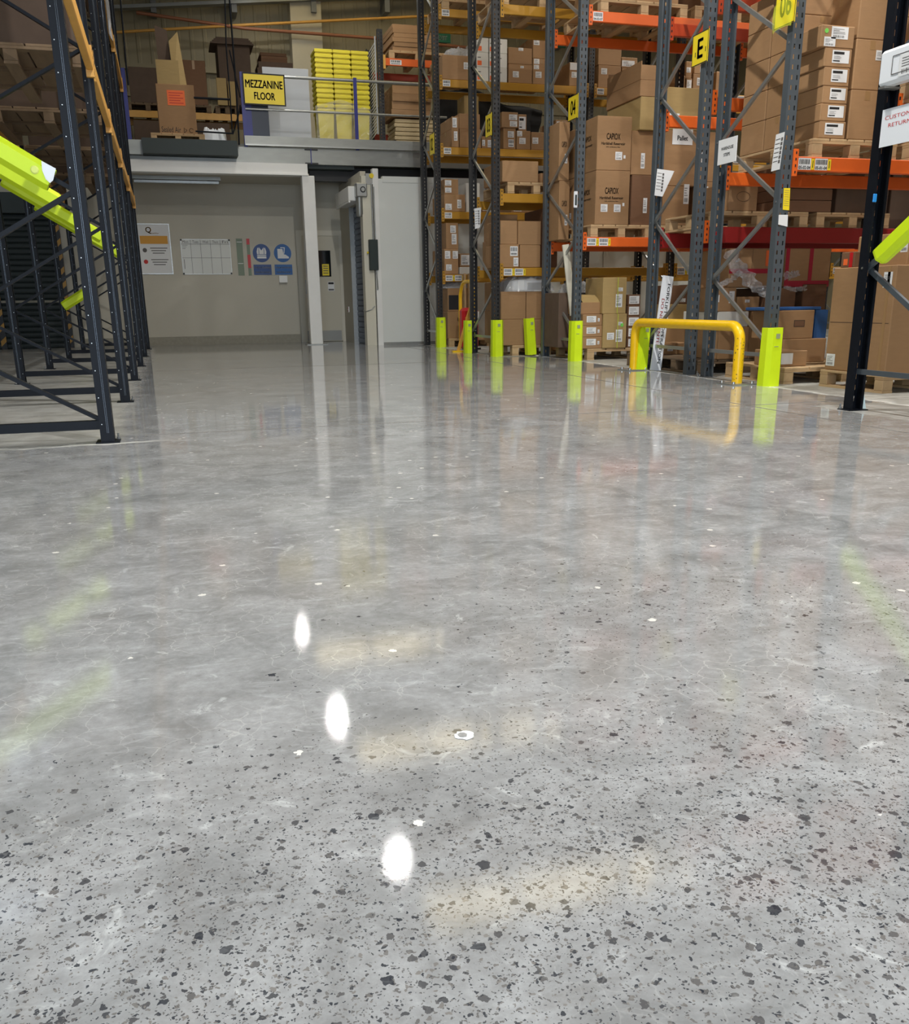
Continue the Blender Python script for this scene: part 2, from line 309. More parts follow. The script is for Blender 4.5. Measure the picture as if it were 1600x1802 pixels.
# ceiling with purlins and translucent rooflight strips
ce = struct('ceiling', MB().box(V0, V1, U0, U1, HALL_H, HALL_H+.2).mesh('ceiling', M['ceil']))
for k in range(11):
    u = -3.6+k*2.75; link('purlin', MB().box(V0, V1, u-.05, u+.05, HALL_H-.22, HALL_H).mesh('purlin', M['steel']), ce)
for u in (4.4, 9.6, 14.9, 20.4): link('rafter', MB().box(V0, V1, u-.09, u+.09, HALL_H-.42, HALL_H).mesh('rafter', M['steel']), ce)
warm = mat('warm_rooflight', (255, 236, 188), .5, emit=2.6)
for u in (0.9, 6.3, 11.6, 17.1, 22.9):
    for k in range(3):
        rt = struct('window_%d' % (len([o for o in C.objects if o.name.startswith('window_')])+1), MB().box(2.95+k*1.5, 4.3+k*1.5, u-.42, u+.42, HALL_H-.05, HALL_H-.01).mesh('rooflight', warm))
cool = mat('cool_rooflight', (214, 230, 255), .5, emit=1.1)  # cool panels added for a bluish floor sheen and soft light on that side
for u in (8.0, 13.5, 18.9):
    struct('window_%d' % (len([o for o in C.objects if o.name.startswith('window_')])+1), MB().box(-5.2, -1.4, u-.5, u+.5, HALL_H-.05, HALL_H-.01).mesh('rooflight', cool))
# high-bay lamps
lm = MB().tube([(0, 0, .30), (0, 0, .0)], [.05, .10], 24, 0).mesh('lamp_housing', M['galv'])
le = MB(); le.add([(.085*math.cos(t), .085*math.sin(t), -.004) for t in [2*math.pi*i/24 for i in range(24)]], [tuple(range(23, -1, -1))]); le = le.mesh('lamp_lens', mat('lamp_lens', (255, 252, 246), .4, emit=14))
for i, (v, u, watt, where) in enumerate(LAMPS):
    t = thing('high_bay_lamp', 'round high bay lamp hanging under the roof ' + where, 'lamp', (v, u, LAMP_Z-.45), 0, 'high bay lamps under the roof')
    link('housing', lm, t); link('lens', le, t); link('drop_rod', MB().tube([(0, 0, .3), (0, 0, .69)], .008, 6).mesh('drop_rod', M['galv']), t)
    area('lamp_light', (0, 0, -.02), (0, 0, 0), .14, .14, watt, LAMP_COL, t)
# ---------------------------------------------------------------- pallet racking
def channel(h, w=.10, d=.072, pitch=.075, slot=.036):
    """open-backed upright: face at y=0 punched with two columns of slots, sides running to y=d"""
    s = MB(); xs = [-w/2, -.031, -.018, .018, .031, w/2]; zs = [0, .05]; hole = []
    z = .05
    while z+pitch < h: zs += [z+slot, z+pitch]; z += pitch
    zs.append(h)
    g = [[(x_, 0, z_) for x_ in xs] for z_ in zs]; base = [p for r in g for p in r]; fs = []
    for j in range(len(zs)-1):
        for i in range(5):
            if i in (1, 3) and j % 2 == 1 and j < len(zs)-2: continue
            fs.append((j*6+i, j*6+i+1, (j+1)*6+i+1, (j+1)*6+i))
    s.add(base, fs)
    for sx in (-1, 1):
        x_ = sx*w/2; xi = sx*(w/2-.016)
        s.add([(x_, 0, 0), (x_, d, 0), (x_, d, h), (x_, 0, h), (xi, d, 0), (xi, d, h), (xi, d-.012, 0), (xi, d-.012, h)], [(0, 1, 2, 3), (1, 4, 5, 2), (4, 6, 7, 5)])
    return s
_ch = {}
def upright(parent, v, u, face, m, h=7.0, pitch=.075, bright=False):
    k = (m.name, h, pitch)
    if k not in _ch: _ch[k] = channel(h, pitch=pitch, slot=pitch*.46).mesh('upright', m)
    rz = {'-u': 0, '+u': math.pi, '+v': math.pi/2, '-v': -math.pi/2}[face]
    o = link('upright', _ch[k], parent, (v, u, .006), (0, 0, rz)); so = o.modifiers.new('thick', 'SOLIDIFY'); so.thickness = .0025; so.offset = 0
    k2 = 'plate'+m.name
    if k2 not in _ch:
        p = MB().box(-.075, .075, -.03, .10, -.006, .0)
        _ch[k2] = p.mesh('base_plate', M['steel'] if m not in (M['up_black'], M['up_navy']) else m)
        b = MB()
        for x_, y_ in ((.062, -.018),): b.tube([(x_, y_, 0), (x_, y_, .012)], .011, 6); b.tube([(x_, y_, .012), (x_, y_, .034)], .006, 6)
        _ch['anchor'] = b.mesh('anchor_bolt', M['steel'])
    link('base_plate', _ch[k2], o); link('anchor_bolt', _ch['anchor'], o)
    return o
def connector(parent, v, u, ztop, m, axis='v'):
    s = MB()
    if axis == 'v': s.box(v, v+.045, u-.012, u+.06, ztop-.155, ztop+.055)
    else: s.box(u-.006, u+.05, v, v+.045, ztop-.155, ztop+.055)
    o = link('beam_connector', s.mesh('beam_connector', m), parent); d = MB()
    for k in range(4):
        z = ztop-.135+k*.05
        if axis == 'v': d.box(v+.017, v+.029, u-.0135, u-.012, z, z+.02)
        else: d.box(u+.05, u+.0515, v+.017, v+.029, z, z+.02)
    link('connector_slots', d.mesh('connector_slots', M['black']), o) if False else None
    hm = d.mesh('hook_slots', M['black']); h = link('hook_slots', hm, parent)
    return o
def row_beam(rack, v0, v1, u, ztop, m, side, h=.115, conn=None, loclab=None, red_h=None):
    """box beam along v on the near ('n') or far ('f') face of a rack row"""
    a, b_ = (u, u+.05) if side == 'n' else (u-.05, u)
    be = link('load_beam', MB().box(v0+.05, v1-.05, a, b_, ztop-h, ztop, 0, .006).mesh('load_beam', m), rack)
    cm = conn or m; fu = u-.002 if side == 'n' else u-.048
    connector(be, v0+.052, fu, ztop, cm); connector(be, v1-.098, fu, ztop, cm)
    if loclab:
        x_ = v0+.11
        for t in loclab:
            s = MB(); print_sheet(s, (x_, a-.0005, ztop-h+.012), (1, 0, 0), (0, 0, 1), .125, h-.024, 'bar' if t == 'a' else 'code', .0008)
            lb = link('location_label', s.mesh('location_label', [M['paper'], M['ink']]), be)
            if t != 'a': text(t, lb, (x_+.0625, a-.0035, ztop-h+.030), (1, 0, 0), (0, 0, 1), .115, .026, M['ink'], .03)
            x_ += .165
            if len(loclab) > 1:
                s = MB().box(x_-.036, x_-.006, a-.0016, a, ztop-h+.014, ztop-.016); y = link('arrow_tag', s.mesh('arrow_tag', M['yellowsign']), be)
                s = MB().box(x_-.024, x_-.018, a-.0024, a-.0016, ztop-h+.03, ztop-.03); link('arrow_mark', s.mesh('arrow_mark', M['ink']), be)
    return be
def brace(parent, p0, p1, m, name='diagonal_brace', w=.034, h=.022, up=(1, 0, 0)):
    return link(name, MB().bar(p0, p1, w, h, up).mesh(name, m), parent)
def end_frame(rack, v, un, uf, start, up_m, br_m, h=7.0, pitch=.075, guard=True):
    """two uprights in depth with zig-zag bracing; start says at which upright the lowest brace begins"""
    upright(rack, v, un, '-u', up_m, h, pitch); upright(rack, v, uf, '+u', up_m, h, pitch)
    a, b_ = un+.04, uf-.04; z, near = .33, start == 'n'
    brace(rack, (v, a, .26), (v, b_, .26), br_m, 'horizontal_brace')
    while z < h-.7:
        p, q = (a, b_) if near else (b_, a)
        brace(rack, (v+(.012 if near else -.012), p, z), (v+(.012 if near else -.012), q, z+.59), br_m); near = not near; z += .6
    bm_ = MB()
    z, near = .33, start == 'n'
    while z < h-.4: uu_ = a-.002 if near else b_+.002; bm_.tube([(v-.055, uu_, z), (v+.055, uu_, z)], .008, 6); near = not near; z += .6
    link('brace_bolts', bm_.mesh('brace_bolts', M['bolt']), rack)['kind'] = 'stuff'
BAY = 2.72
ROWS = dict(   # v of end frame, near u, far u, first brace, upright paint, brace paint, slot pitch
    one=(4.50, 15.87, 16.80, 'n', M['up_black'], M['galv'], .055), two=(4.45, 12.78, 13.86, 'f', M['up_black'], M['galv'], .055),
    three=(5.03, 11.30, 12.40, 'n', M['up_grey'], M['galv'], .075), four=(5.09, 8.55, 9.50, 'f', M['up_grey'], M['galv'], .075),
    five=(5.10, 7.24, 8.30, 'n', M['up_grey'], M['galv'], .075), six=(4.49, 4.35, 5.42, 'n', M['up_navy'], M['up_grey'], .075))
RL = dict(one='pallet rack row with ochre beams and black uprights beside the white panel wall', two='pallet rack row whose black end frame carries the yellow 03 sign',
          three='pallet rack row with orange beams whose grey end frame carries the 04 sign', four='grey pallet rack row with red lower beam and the letter E sign',
          five='grey pallet rack row carrying the 06 sign behind the yellow hoop barrier', six='dark navy rack row by the customer sample returns sign')
BEAMS = dict(   # (z top, near paint, far paint, near labels)
    one=[(1.20, 'b_yellow', 'b_yellow', 2), (2.20, 'b_yellow', 'b_yellow', 1), (3.19, 'b_yellow', 'b_yellow', 1), (4.19, 'b_yellow', 'b_yellow', 1), (5.19, 'b_yellow', 'b_yellow', 1)],
    two=[(1.20, 'b_yellow', 'b_yellow', 2), (2.16, 'b_yellow', 'b_yellow', 0), (4.43, 'b_yellow', 'b_yellow', 0), (6.0, 'b_yellow', 'b_yellow', 0)],
    three=[(1.51, 'b_orange', 'b_orange', 2), (4.01, 'b_orange', 'b_orange', 1), (5.6, 'b_orange', 'b_orange', 0)],
    four=[(1.43, 'b_red', 'b_red', 0), (2.58, 'b_orange', 'b_orange', 0), (3.42, 'b_rust', 'b_rust', 0), (4.6, 'b_orange', 'b_orange', 0)],
    five=[(1.885, 'b_orange', 'b_orange', 2), (3.75, 'b_orange', 'b_rust', 0), (5.4, 'b_orange', 'b_orange', 0)],
    six=[(1.92, 'b_orange', 'b_orange', 0), (3.6, 'b_orange', 'b_orange', 0)])
RACK = {}
for k, (v, un, uf, st, um, bm_, pit) in ROWS.items():
    r = RACK[k] = thing('pallet_rack', RL[k], 'pallet rack', (0, 0, 0)); nb = 3 if k != 'six' else 2
    for j in range(nb+1): end_frame(r, v+j*BAY, un, uf, st, um, bm_, 7.0, pit)
    for zt, mn, mf, nl in BEAMS[k]:
        for j in range(nb):
            hh = .15 if mn == 'b_red' else .115
            row_beam(r, v+j*BAY, v+(j+1)*BAY, un, zt, M[mn], 'n', hh, M['b_orange'] if mn == 'b_red' else None, (['05-02-04', '05-01-04'] if (k, j, zt) == ('five', 0, 1.885) else ['04-03-07'] if (k, j, zt) == ('three', 0, 4.01) else ['a']*nl) if nl else None)
            row_beam(r, v+j*BAY, v+(j+1)*BAY, uf, zt, M[mf], 'f', hh)
# left-hand row runs down the aisle
LR = thing('pallet_rack', 'dark navy rack row running down the aisle towards the notice wall', 'pallet rack')
LU = [5.70, 8.12, 10.5, 12.95, 15.45, 18.1]; VN, VB = -.40, -1.50
gloss_navy = mat('worn_navy_edge', (90, 98, 108), .18, .7)  # pale glossy ribs added to draw bright highlight lines down the uprights
for i, u in enumerate(LU):
    for vv_, fc in ((VN+.038, '+v'), (VB-.03, '-v')):
        upo = upright(LR, vv_, u, fc, M['up_navy'], 7.0, .055); sx = -1 if fc == '+v' else 1; q = MB(); q2 = MB()
        for yy in (.026, .034): q.tube([(sx*.0505, yy, .05), (sx*.0505, yy, 6.9)], .0028, 8)
        for kk in range(46): q2.tube([(sx*.05, .058, .10+kk*.15), (sx*.053, .058, .10+kk*.15)], .003, 6)  # pale raised dots stand for bolt holes in the upright's side
        link('rolled_rib', q.mesh('rolled_rib', gloss_navy), upo)['kind'] = 'stuff'; link('rivet_heads', q2.mesh('rivet_heads', M['galv']), upo)['kind'] = 'stuff'
    a, b_ = VN-.015, VB+.02
    brace(LR, (a, u, .10), (b_, u, .10), M['up_navy'], 'horizontal_brace', .05, .05, (0, 1, 0))
    z, near = .12, True
    while z < 6.2:
        p, q = (a, b_) if near else (b_, a); brace(LR, (p, u+.014*(1 if near else -1), z), (q, u+.014*(1 if near else -1), z+.61), M['up_navy'], 'diagonal_brace', .022, .046, (0, 1, 0)); near = not near; z += .615
    bb = MB(); z = .12
    while z < 6.3: bb.tube([(a-.0, u-.045, z), (a-.0, u+.045, z)], .011, 8); z += 1.23
    link('brace_bolts', bb.mesh('brace_bolts', M['bolt']), LR)['kind'] = 'stuff'
for zt in (2.53, 4.35, 6.0):
    for u0, u1 in zip(LU, LU[1:]):
        for vv_, sgn in ((VN, 1), (VB, -1)):
            x0 = vv_-.002 if sgn > 0 else vv_-.045
            be = link('load_beam', MB().box(x0, x0+.05, u0+.05, u1-.05, zt-.11, zt, 0, .005).mesh('load_beam', M['b_amber']), LR)
            connector(be, u0+.052, x0+.004, zt, M['b_amber'], 'u'); connector(be, u1-.097, x0+.004, zt, M['b_amber'], 'u')
# ---------------------------------------------------------------- guards
def column_guard(name, v, u, label, w=.165, h=.50, tilt=0, z=0, d=.12, face='-u'):
    s = MB(); prof = [(-w/2, .09), (-w/2, .0), (-w*.30, -.045), (w*.30, -.045), (w/2, .0), (w/2, .09), (w/2-.022, .09), (w/2-.022, .012), (-w/2+.022, .012), (-w/2+.022, .09)]
    n = len(prof); s.add([(x_, y_, 0) for x_, y_ in prof]+[(x_*.94, y_*.94, h) for x_, y_ in prof], [(i, (i+1) % n, n+(i+1) % n, n+i) for i in range(n)]+[tuple(range(n-1, -1, -1)), tuple(range(n, 2*n))])
    o = link(name, s.mesh(name, M['lime']), None, (v, u, z), (0, tilt, 0)); tag(o, label, 'column guard')
    q = MB(); q.box(-.018, .02, -.047, -.044, h*.82, h*.9); q.box(-.03, .012, -.0475, -.0445, h*.68, h*.69)
    link('scuff_mark', q.mesh('scuff_mark', M['limeline']), o); return o
for v, u, t in ((4.50, 15.80, 'lime column guard at the foot of the rack upright nearest the white wall'), (4.45, 12.71, 'lime column guard on the black upright in front of the four cube cartons'),
                (5.0, 11.22, 'lime column guard on the grey upright beside the five high labelled cartons'), (5.075, 7.165, 'lime column guard on the 06 sign upright, largest of them')):
    column_guard('column_guard', v, u, t)
column_guard('column_guard', 4.93, 12.60, 'lime guard leaning crookedly against a rear upright left of the 04 guard', .14, .50, math.radians(-4.5), .02).rotation_euler.z = .1
column_guard('column_guard', 4.99, 9.42, 'lime guard behind the yellow hoop beside the forklift board', .13, .50, math.radians(3))
column_guard('column_guard', 4.36, 13.80, 'narrow lime guard behind the yellow trestle leg', .12, .48)
column_guard('column_guard', 4.56, 14.12, 'thin lime guard half hidden behind the black 03 row upright', .08, .44)
# soft guards strapped over diagonal braces
def brace_guard(p0, p1, label, r=.062, damaged=False, up=(0, 1, 0), n=12):
    p0, p1 = Vector(p0), Vector(p1); d = (p1-p0).normalized(); side = Vector(up); nrm = d.cross(side).normalized()
    s = MB(); prof = [(-.95, -.3), (-1, .25), (-.55, .95), (.55, .95), (1, .25), (.95, -.3), (.6, -.3), (.6, .2), (-.6, .2), (-.6, -.3)]
    L_ = (p1-p0).length; o = thing('brace_guard', label, 'brace guard', p0)
    rows = []
    for t in (0, .02, .98, 1):
        f = .93 if t in (0, 1) else 1; rows.append([d*(t*L_)+nrm*(a*r*f)+side*(-b_*r*f) for a, b_ in prof])
    k = len(prof); s.add([p for r_ in rows for p in r_], [(i*k+j, i*k+(j+1) % k, (i+1)*k+(j+1) % k, (i+1)*k+j) for i in range(3) for j in range(k)]+[tuple(range(k-1, -1, -1)), tuple(range(3*k, 4*k))])
    link('foam_shell', s.mesh('foam_shell', M['lime']), o)
    return o, d, nrm, side
zj = lambda v: 1.35+(-.45-v)/1.0*.615
for i, (u, va, vb_, lab) in enumerate(((5.70, -.52, -1.42, 'lime foam guard on the nearest rack frame brace, torn white at its end'), (8.12, -.72, -1.42, 'lime foam guard on the second aisle frame brace behind the torn one'),
                                   (10.5, -.56, -1.40, 'lime foam guard on the third aisle frame brace'), (12.95, -.50, -1.40, 'lime foam guard on the fourth aisle frame brace'))):
    o, d, nrm, side = brace_guard((va, u-.02, zj(va)), (vb_, u-.02, zj(vb_)), lab)
    if i == 0:
        s = MB(); c0 = d*.085-side*.0605; s.add([c0+d*(.021*math.cos(t))+nrm*(.021*math.sin(t)) for t in [2*math.pi*k/16 for k in range(16)]]+[c0-side*.004+d*(.015*math.cos(t))+nrm*(.015*math.sin(t)) for t in [2*math.pi*k/16 for k in range(16)]],
              [(k, (k+1) % 16, 16+(k+1) % 16, 16+k) for k in range(16)]+[tuple(range(16, 32))])
        link('moulded_disc', s.mesh('moulded_disc', mat('pale_lime', (225, 236, 120), .5)), o)
        s = MB(); c0 = d*.0-side*.0592-nrm*.062; s.add([c0+d*x_+nrm*y_-side*zz for x_, y_, zz in ((-.012, .06, .0), (.0, .0, .003), (.075, .004, .003), (.052, .045, .003), (.02, .075, .003), (-.004, .08, .0), (.03, -.0, .0))], [(0, 1, 2, 3, 4, 5)])
        link('torn_foam', s.mesh('torn_foam', M['white']), o)
brace_guard((-1.48, 15.42, .76), (-1.12, 15.42, .97), 'short lime foam guard on a low brace deep in the aisle row', .07)
brace_guard((4.49, 5.28, 1.0), (4.49, 4.50, 1.52), 'lime foam guard on the brace of the customer returns rack', .062, up=(1, 0, 0))
# ---------------------------------------------------------------- hoop barriers
def hoop(label, p0, p1, h, r, m, plates=True, low=None):
    p0, p1 = Vector(p0), Vector(p1); o = thing('hoop_barrier', label, 'barrier', p0); q = p1-p0; d = q.normalized(); L_ = q.length; br = h*.26
    pts = [Vector((0, 0, .005))]+[Vector((0, 0, h-br))]
    for k in range(1, 7): t = math.pi/2*k/6; pts.append(d*(br*(1-math.cos(t)))+Vector((0, 0, h-br+br*math.sin(t))))
    for k in range(0, 7): t = math.pi/2*k/6; pts.append(d*(L_-br+br*math.sin(t))+Vector((0, 0, h-br+br*math.cos(t))))
    pts.append(d*L_+Vector((0, 0, .005)))
    link('bent_tube', MB().tube(pts, r, 20).mesh('bent_tube', m), o)
    if low: link('cross_tube', MB().tube([Vector((0, 0, low)), d*L_+Vector((0, 0, low))], r*.9, 12).mesh('cross_tube', m), o)
    if plates:
        for e in (Vector((0, 0, 0)), d*L_):
            pl = link('foot_plate', MB().box(-.13, .13, -.13, .13, 0, .01).mesh('foot_plate', M['galv']), o, e)
            b = MB()
            for sx in (-1, 1):
                for sy in (-1, 1): b.tube([(sx*.095, sy*.095, .01), (sx*.095, sy*.095, .03)], .014, 6)
            link('anchor_bolts', b.mesh('anchor_bolts', M['bolt']), pl)
        s = MB()
        for k in range(26):
            z = R.uniform(.03, h*.8); t = R.uniform(3.3, 6.0); ww = R.uniform(.002, .007); c = d*L_+Vector((math.cos(t)*(r+.0006), math.sin(t)*(r+.0006), z)); e = Vector((-math.sin(t), math.cos(t), 0))
            s.add([c-e*ww, c+e*ww, c+e*ww*.6+Vector((0, 0, ww*1.6)), c-e*ww*.5+Vector((0, 0, ww*1.3))], [(0, 1, 2, 3)])
        link('paint_chips', s.mesh('paint_chips', mat('chip_brown', (90, 66, 40), .7)), o)['kind'] = 'stuff'
    return o
hoop('scratched yellow hoop barrier bolted across the ends of two rack rows', (4.92, 9.48, 0), (4.92, 7.46, 0), .51, .047, M['yellowpaint'])
hoop('tall yellow hoop barrier standing between the 03 row and the white wall row', (4.63, 14.35, 0), (4.63, 15.1, 0), 1.06, .028, M['yellowpaint'], False, .50)
# ---------------------------------------------------------------- pallets
def pallet_meshes(w, d, m1, m2):
    h = .144; return dict(deck=MB().box(-w*.5*.19, w*.5*.19, 0, d, h-.02, h, 0, .003).mesh('deck_board', m1), str=MB().box(0, w, -.05, .05, h-.04, h-.02).mesh('stringer_board', m2),
        blk=MB().box(-.05, .05, -.05, .05, .02, h-.04, 0, .004).mesh('block', m1), bot=MB().box(-.05, .05, 0, d, 0, .02).mesh('bottom_board', m1))
_pl = {}
def pallet(v, u, z, label, w=.8, d=1.1, kind='wood', group=None):
    k = (round(w, 2), round(d, 2), kind)
    if k not in _pl: _pl[k] = pallet_meshes(w, d, M['dirtywood'] if kind == 'dirty' else M['wood'], M['dirtywood'] if kind == 'dirty' else M['woodx'])
    p = _pl[k]; t = thing('pallet', label, 'pallet', (v, u, z), 0, group)
    for i in range(5): link('deck_board', p['deck'], t, (w*(.095+.2025*i), 0, 0))
    for y in (.05, d/2, d-.05): link('stringer_board', p['str'], t, (0, y, 0))
    for x_ in (.05, w/2, w-.05):
        link('bottom_board', p['bot'], t, (x_, 0, 0))
        for y in (.05, d/2, d-.05): link('block', p['blk'], t, (x_, y, 0))
    return t
# ---------------------------------------------------------------- cartons
def carton(v0, v1, u0, u1, z0, z1, label, col='kraft', labels=(), tape=True, group=None, side=(), rz=0, prints=(), flaps=None):
    """box whose front faces -u; labels are (fx, fy, w, h, style) in fractions of the front face"""
    g = .0025; w, d, h = v1-v0-2*g, u1-u0-2*g, z1-z0-.001; ch = min(.006, w*.05)
    o = tag(link('cardboard_box', MB().box(0, w, 0, d, 0, h, 0, ch).mesh('cardboard_box', K[col]), None, (v0+g, u0+g, z0), (0, 0, rz)), label, 'box', group)
    if tape:
        s = MB(); s.box(w/2-.025, w/2+.025, -.0008, .0, h*.80, h-ch); s.box(w/2-.025, w/2+.025, ch, d-ch, h, h+.0006); s.box(-.0008, .0, d/2-.025, d/2+.025, h*.78, h-ch); link('packing_tape', s.mesh('packing_tape', M['tape']), o)
    for L_ in labels:
        fx, fy, fw_, fh = L_[:4]; st = L_[4] if len(L_) > 4 else 'addr'; s = MB(); print_sheet(s, (fx*w, 0, fy*h), (1, 0, 0), (0, 0, 1), fw_*w, fh*h, st, .0015); link('shipping_label', s.mesh('shipping_label', [M['paper'], M['inkgrey'] if st == 'addr' else M['ink']]), o)
    for L_ in side:
        fy_, fz, fw_, fh = L_[:4]; s = MB(); print_sheet(s, (0, (1-fy_)*d, fz*h), (0, -1, 0), (0, 0, 1), fw_*d, fh*h, L_[4] if len(L_) > 4 else 'addr', .0015); link('shipping_label', s.mesh('shipping_label', [M['paper'], M['inkgrey']]), o)
    for p in prints:   # (text, fx, fy, fw, fh) centre on front
        text(p[0], o, (p[1]*w, -.0018, p[2]*h), (1, 0, 0), (0, 0, 1), p[3]*w, p[4]*h, M['brownink'], .055, 'printed_text')
    return o
def px(u, x0, y0, x1, y1, d, z0, label, col='kraft', labels=(), **kw):
    """carton whose front face stands on plane u where the photograph shows the rectangle; z0 None takes the bottom from y1"""
    ym = (y0+y1)/2; a = at(x0, ym, 'u', u).x; b_ = at(x1, ym, 'u', u).x; zt = at((x0+x1)/2, y0, 'u', u).z
    if z0 is None: z0 = at((x0+x1)/2, y1, 'u', u).z
    zt = max(zt, z0+.04)
    carton(a, b_, u, u+d, z0, zt, label, col, labels, **kw); return zt
A1 = ((.25, .35, .4, .4),)
# ---------------------------------------------------------------- office wall under the mezzanine
wb = struct('wall_back', MB().box(V0, 3.62, WB, WB+.1, 0, 3.12).mesh('wall_back', M['wall']))
struct('baseboard_back', MB().box(-1.6, 2.58, WB-.035, WB, 0, .16).mesh('baseboard_back', M['skirt']))
# side wall with the roller shutter opening, end post and panelled wall
sw = MB(); sw.box(3.52, 3.62, 18.62, WB, 0, 3.0); sw.box(3.52, 3.62, 17.5, 18.62, 2.5, 3.0)
struct('wall_side', sw.mesh('wall_side', M['wall']))
struct('trim_1', MB().box(3.50, 3.68, 17.30, 17.50, 0, 2.9).mesh('trim_1', M['cream']))
link('cable_strap', MB().tube([(3.49, 17.52, .62), (3.49, 17.29, .60), (3.60, 17.285, .64), (3.66, 17.285, .70)], .008, 6).mesh('cable_strap', M['galv']), bpy.data.objects['trim_1'])
sp = struct('wall_panel', MB().box(3.80, 11.5, 17.30, 17.40, 0, 2.86).mesh('wall_panel', M['panel']))
for x_ in (3.80, 4.62, 5.82, 7.02, 8.22): link('panel_joint', MB().box(x_-.006, x_+.006, 17.294, 17.30, 0, 2.86).mesh('panel_joint', M['skirt']), sp)
link('top_flashing', MB().box(3.88, 11.5, 17.285, 17.42, 2.80, 2.90).mesh('top_flashing', M['panel']), sp)
link('edge_trim', MB().box(3.70, 3.80, 17.27, 17.42, 0, 3.02).mesh('edge_trim', M['whitepaint']), sp)
link('bottom_channel', MB().box(3.80, 11.5, 17.28, 17.30, 0, .05).mesh('bottom_channel', M['galv']), sp)
# roller shutter in the opening
rs = thing('roller_shutter', 'blue-grey roller shutter half seen in the side passage opening', 'shutter', (3.60, 17.5, 0))
for k in range(26):
    z = .0+k*.1; s = MB(); pr_ = [(0, z), (-.014, z+.015), (-.018, z+.05), (-.014, z+.085), (0, z+.1)]
    s.add([(x_, .03, z_) for x_, z_ in pr_]+[(x_, 1.10, z_) for x_, z_ in pr_], [(i, i+1, i+6, i+5) for i in range(4)]); link('slat', s.mesh('slat', M['blueshut']), rs)
for y in (0.0, 1.09): link('guide_rail', MB().box(-.10, .0, y, y+.03, 0, 2.5).mesh('guide_rail', M['galv']), rs)
hd = link('roller_hood', MB().box(3.28, 3.51, 17.42, 18.75, 2.50, 2.74, 0, .01).mesh('roller_hood', M['whitepaint']), None); tag(hd, 'white boxed roller hood high above the passage opening', 'roller hood')
link('hood_lip', MB().box(-.0, .03, 0, 1.33, -.03, 0).mesh('hood_lip', M['whitepaint']), hd, (3.28, 17.42, 2.50))
mo = thing('shutter_motor', 'grey shutter motor with round dial hanging at the hood end', 'motor', (3.46, 17.34, 2.28))
link('gearbox', MB().box(-.07, .13, -.10, .08, .27, .50, 0, .015).mesh('gearbox', M['galv']), mo)
link('motor_barrel', MB().tube([(0, 0, -.05), (0, 0, 0), (0, 0, .27)], [.05, .065, .065], 18).mesh('motor_barrel', M['brushed']), mo)
link('dial', MB().tube([(.05, -.10, .39), (.05, -.115, .39)], .05, 20).mesh('dial', M['black']), mo)
link('dial_ring', MB().tube([(.05, -.115, .39), (.05, -.118, .39)], .032, 20).mesh('dial_ring', M['galv']), mo)
link('lamp_knob', MB().tube([(.22, -.03, .62), (.22, -.08, .62)], .04, 12).mesh('lamp_knob', M['yellowsign']), mo)
link('bracket', MB().box(.12, .30, -.05, .03, .48, .66).mesh('bracket', M['galv']), mo)
cb = thing('control_box', 'dark green shutter control box on the cream post', 'control box', (3.62, 17.20, 1.32))
link('enclosure', MB().box(-.04, .12, 0, .09, 0, .52, 0, .006).mesh('enclosure', M['darkgreen']), cb)
link('conduit', MB().tube([(.05, .06, .52), (.05, .06, 1.45)], .013, 8).mesh('conduit', M['galv']), cb)
link('conduit', MB().tube([(.09, .06, .52), (.09, .06, 1.40)], .010, 8).mesh('conduit', M['galv']), cb)
link('conduit', MB().tube([(.09, .05, 0), (.10, .05, -.32), (.10, .08, -.34)], .012, 8).mesh('conduit', M['galv']), cb)
link('push_button', MB().tube([(-.05, .05, .30), (-.075, .05, .30)], .02, 10).mesh('push_button', M['yellowsign']), cb)
# door
dr = tag(link('door_1', None, None, (2.62, WB, 0)), 'cream hinged door with dark glass pane behind the white column', 'door'); dr['kind'] = 'structure'
link('door_frame', MB().box(-.02, .09, -.05, 0, 0, 2.16).box(.84, .94, -.05, 0, 0, 2.16).box(.09, .84, -.05, 0, 2.06, 2.16).mesh('door_frame', M['frame']), dr)
link('door_leaf', MB().box(.09, .84, -.035, -.003, .01, 2.06).mesh('door_leaf', M['door']), dr)
link('glass_pane', MB().box(.26, .66, -.045, -.034, 1.28, 1.78).mesh('glass_pane', M['glassdark']), dr)
link('kick_plate', MB().box(.11, .82, -.039, -.034, .02, .22).mesh('kick_plate', M['kick']), dr)
link('push_plate', MB().box(.12, .18, -.041, -.034, .95, 1.22).mesh('push_plate', M['galv']), dr)
def plate(name, label, cat, v0, v1, z0, z1, m, u=WB, d=.012):
    return tag(link(name, MB().box(0, v1-v0, 0, d, 0, z1-z0).mesh(name, m), None, (v0, u-d, z0)), label, cat)
p = plate('notice', 'yellow notice taped inside the door glass', 'notice', 3.10, 3.24, 1.30, 1.52, M['yellowsign'], WB-.046, .002)
for k in range(4): link('print_line', MB().box(.02, .12, -.0008, 0, .04+k*.045, .055+k*.045).mesh('print_line', M['inkgrey']), p)
p = plate('notice', 'small grey printed notice on the door below its glass', 'notice', 3.20, 3.33, 1.0, 1.18, M['paper'], WB-.036, .003)
link('print_band', MB().box(.01, .12, -.0008, 0, .13, .17).mesh('print_band', M['ink']), p); link('print_band', MB().box(.01, .12, -.0008, 0, .01, .04).mesh('print_band', M['inkgrey']), p)
p = tag(link('alarm_point', MB().box(0, .02, 0, .08, 0, .11, 0, .004).mesh('alarm_point', M['paper']), None, (3.50, 19.1, .58)), 'white and red call point on the wall beside the shutter opening', 'call point')
for z in (.015, .065): link('red_mark', MB().box(-.001, 0, .012, .068, z, z+.03).mesh('red_mark', M['redplastic']), p)
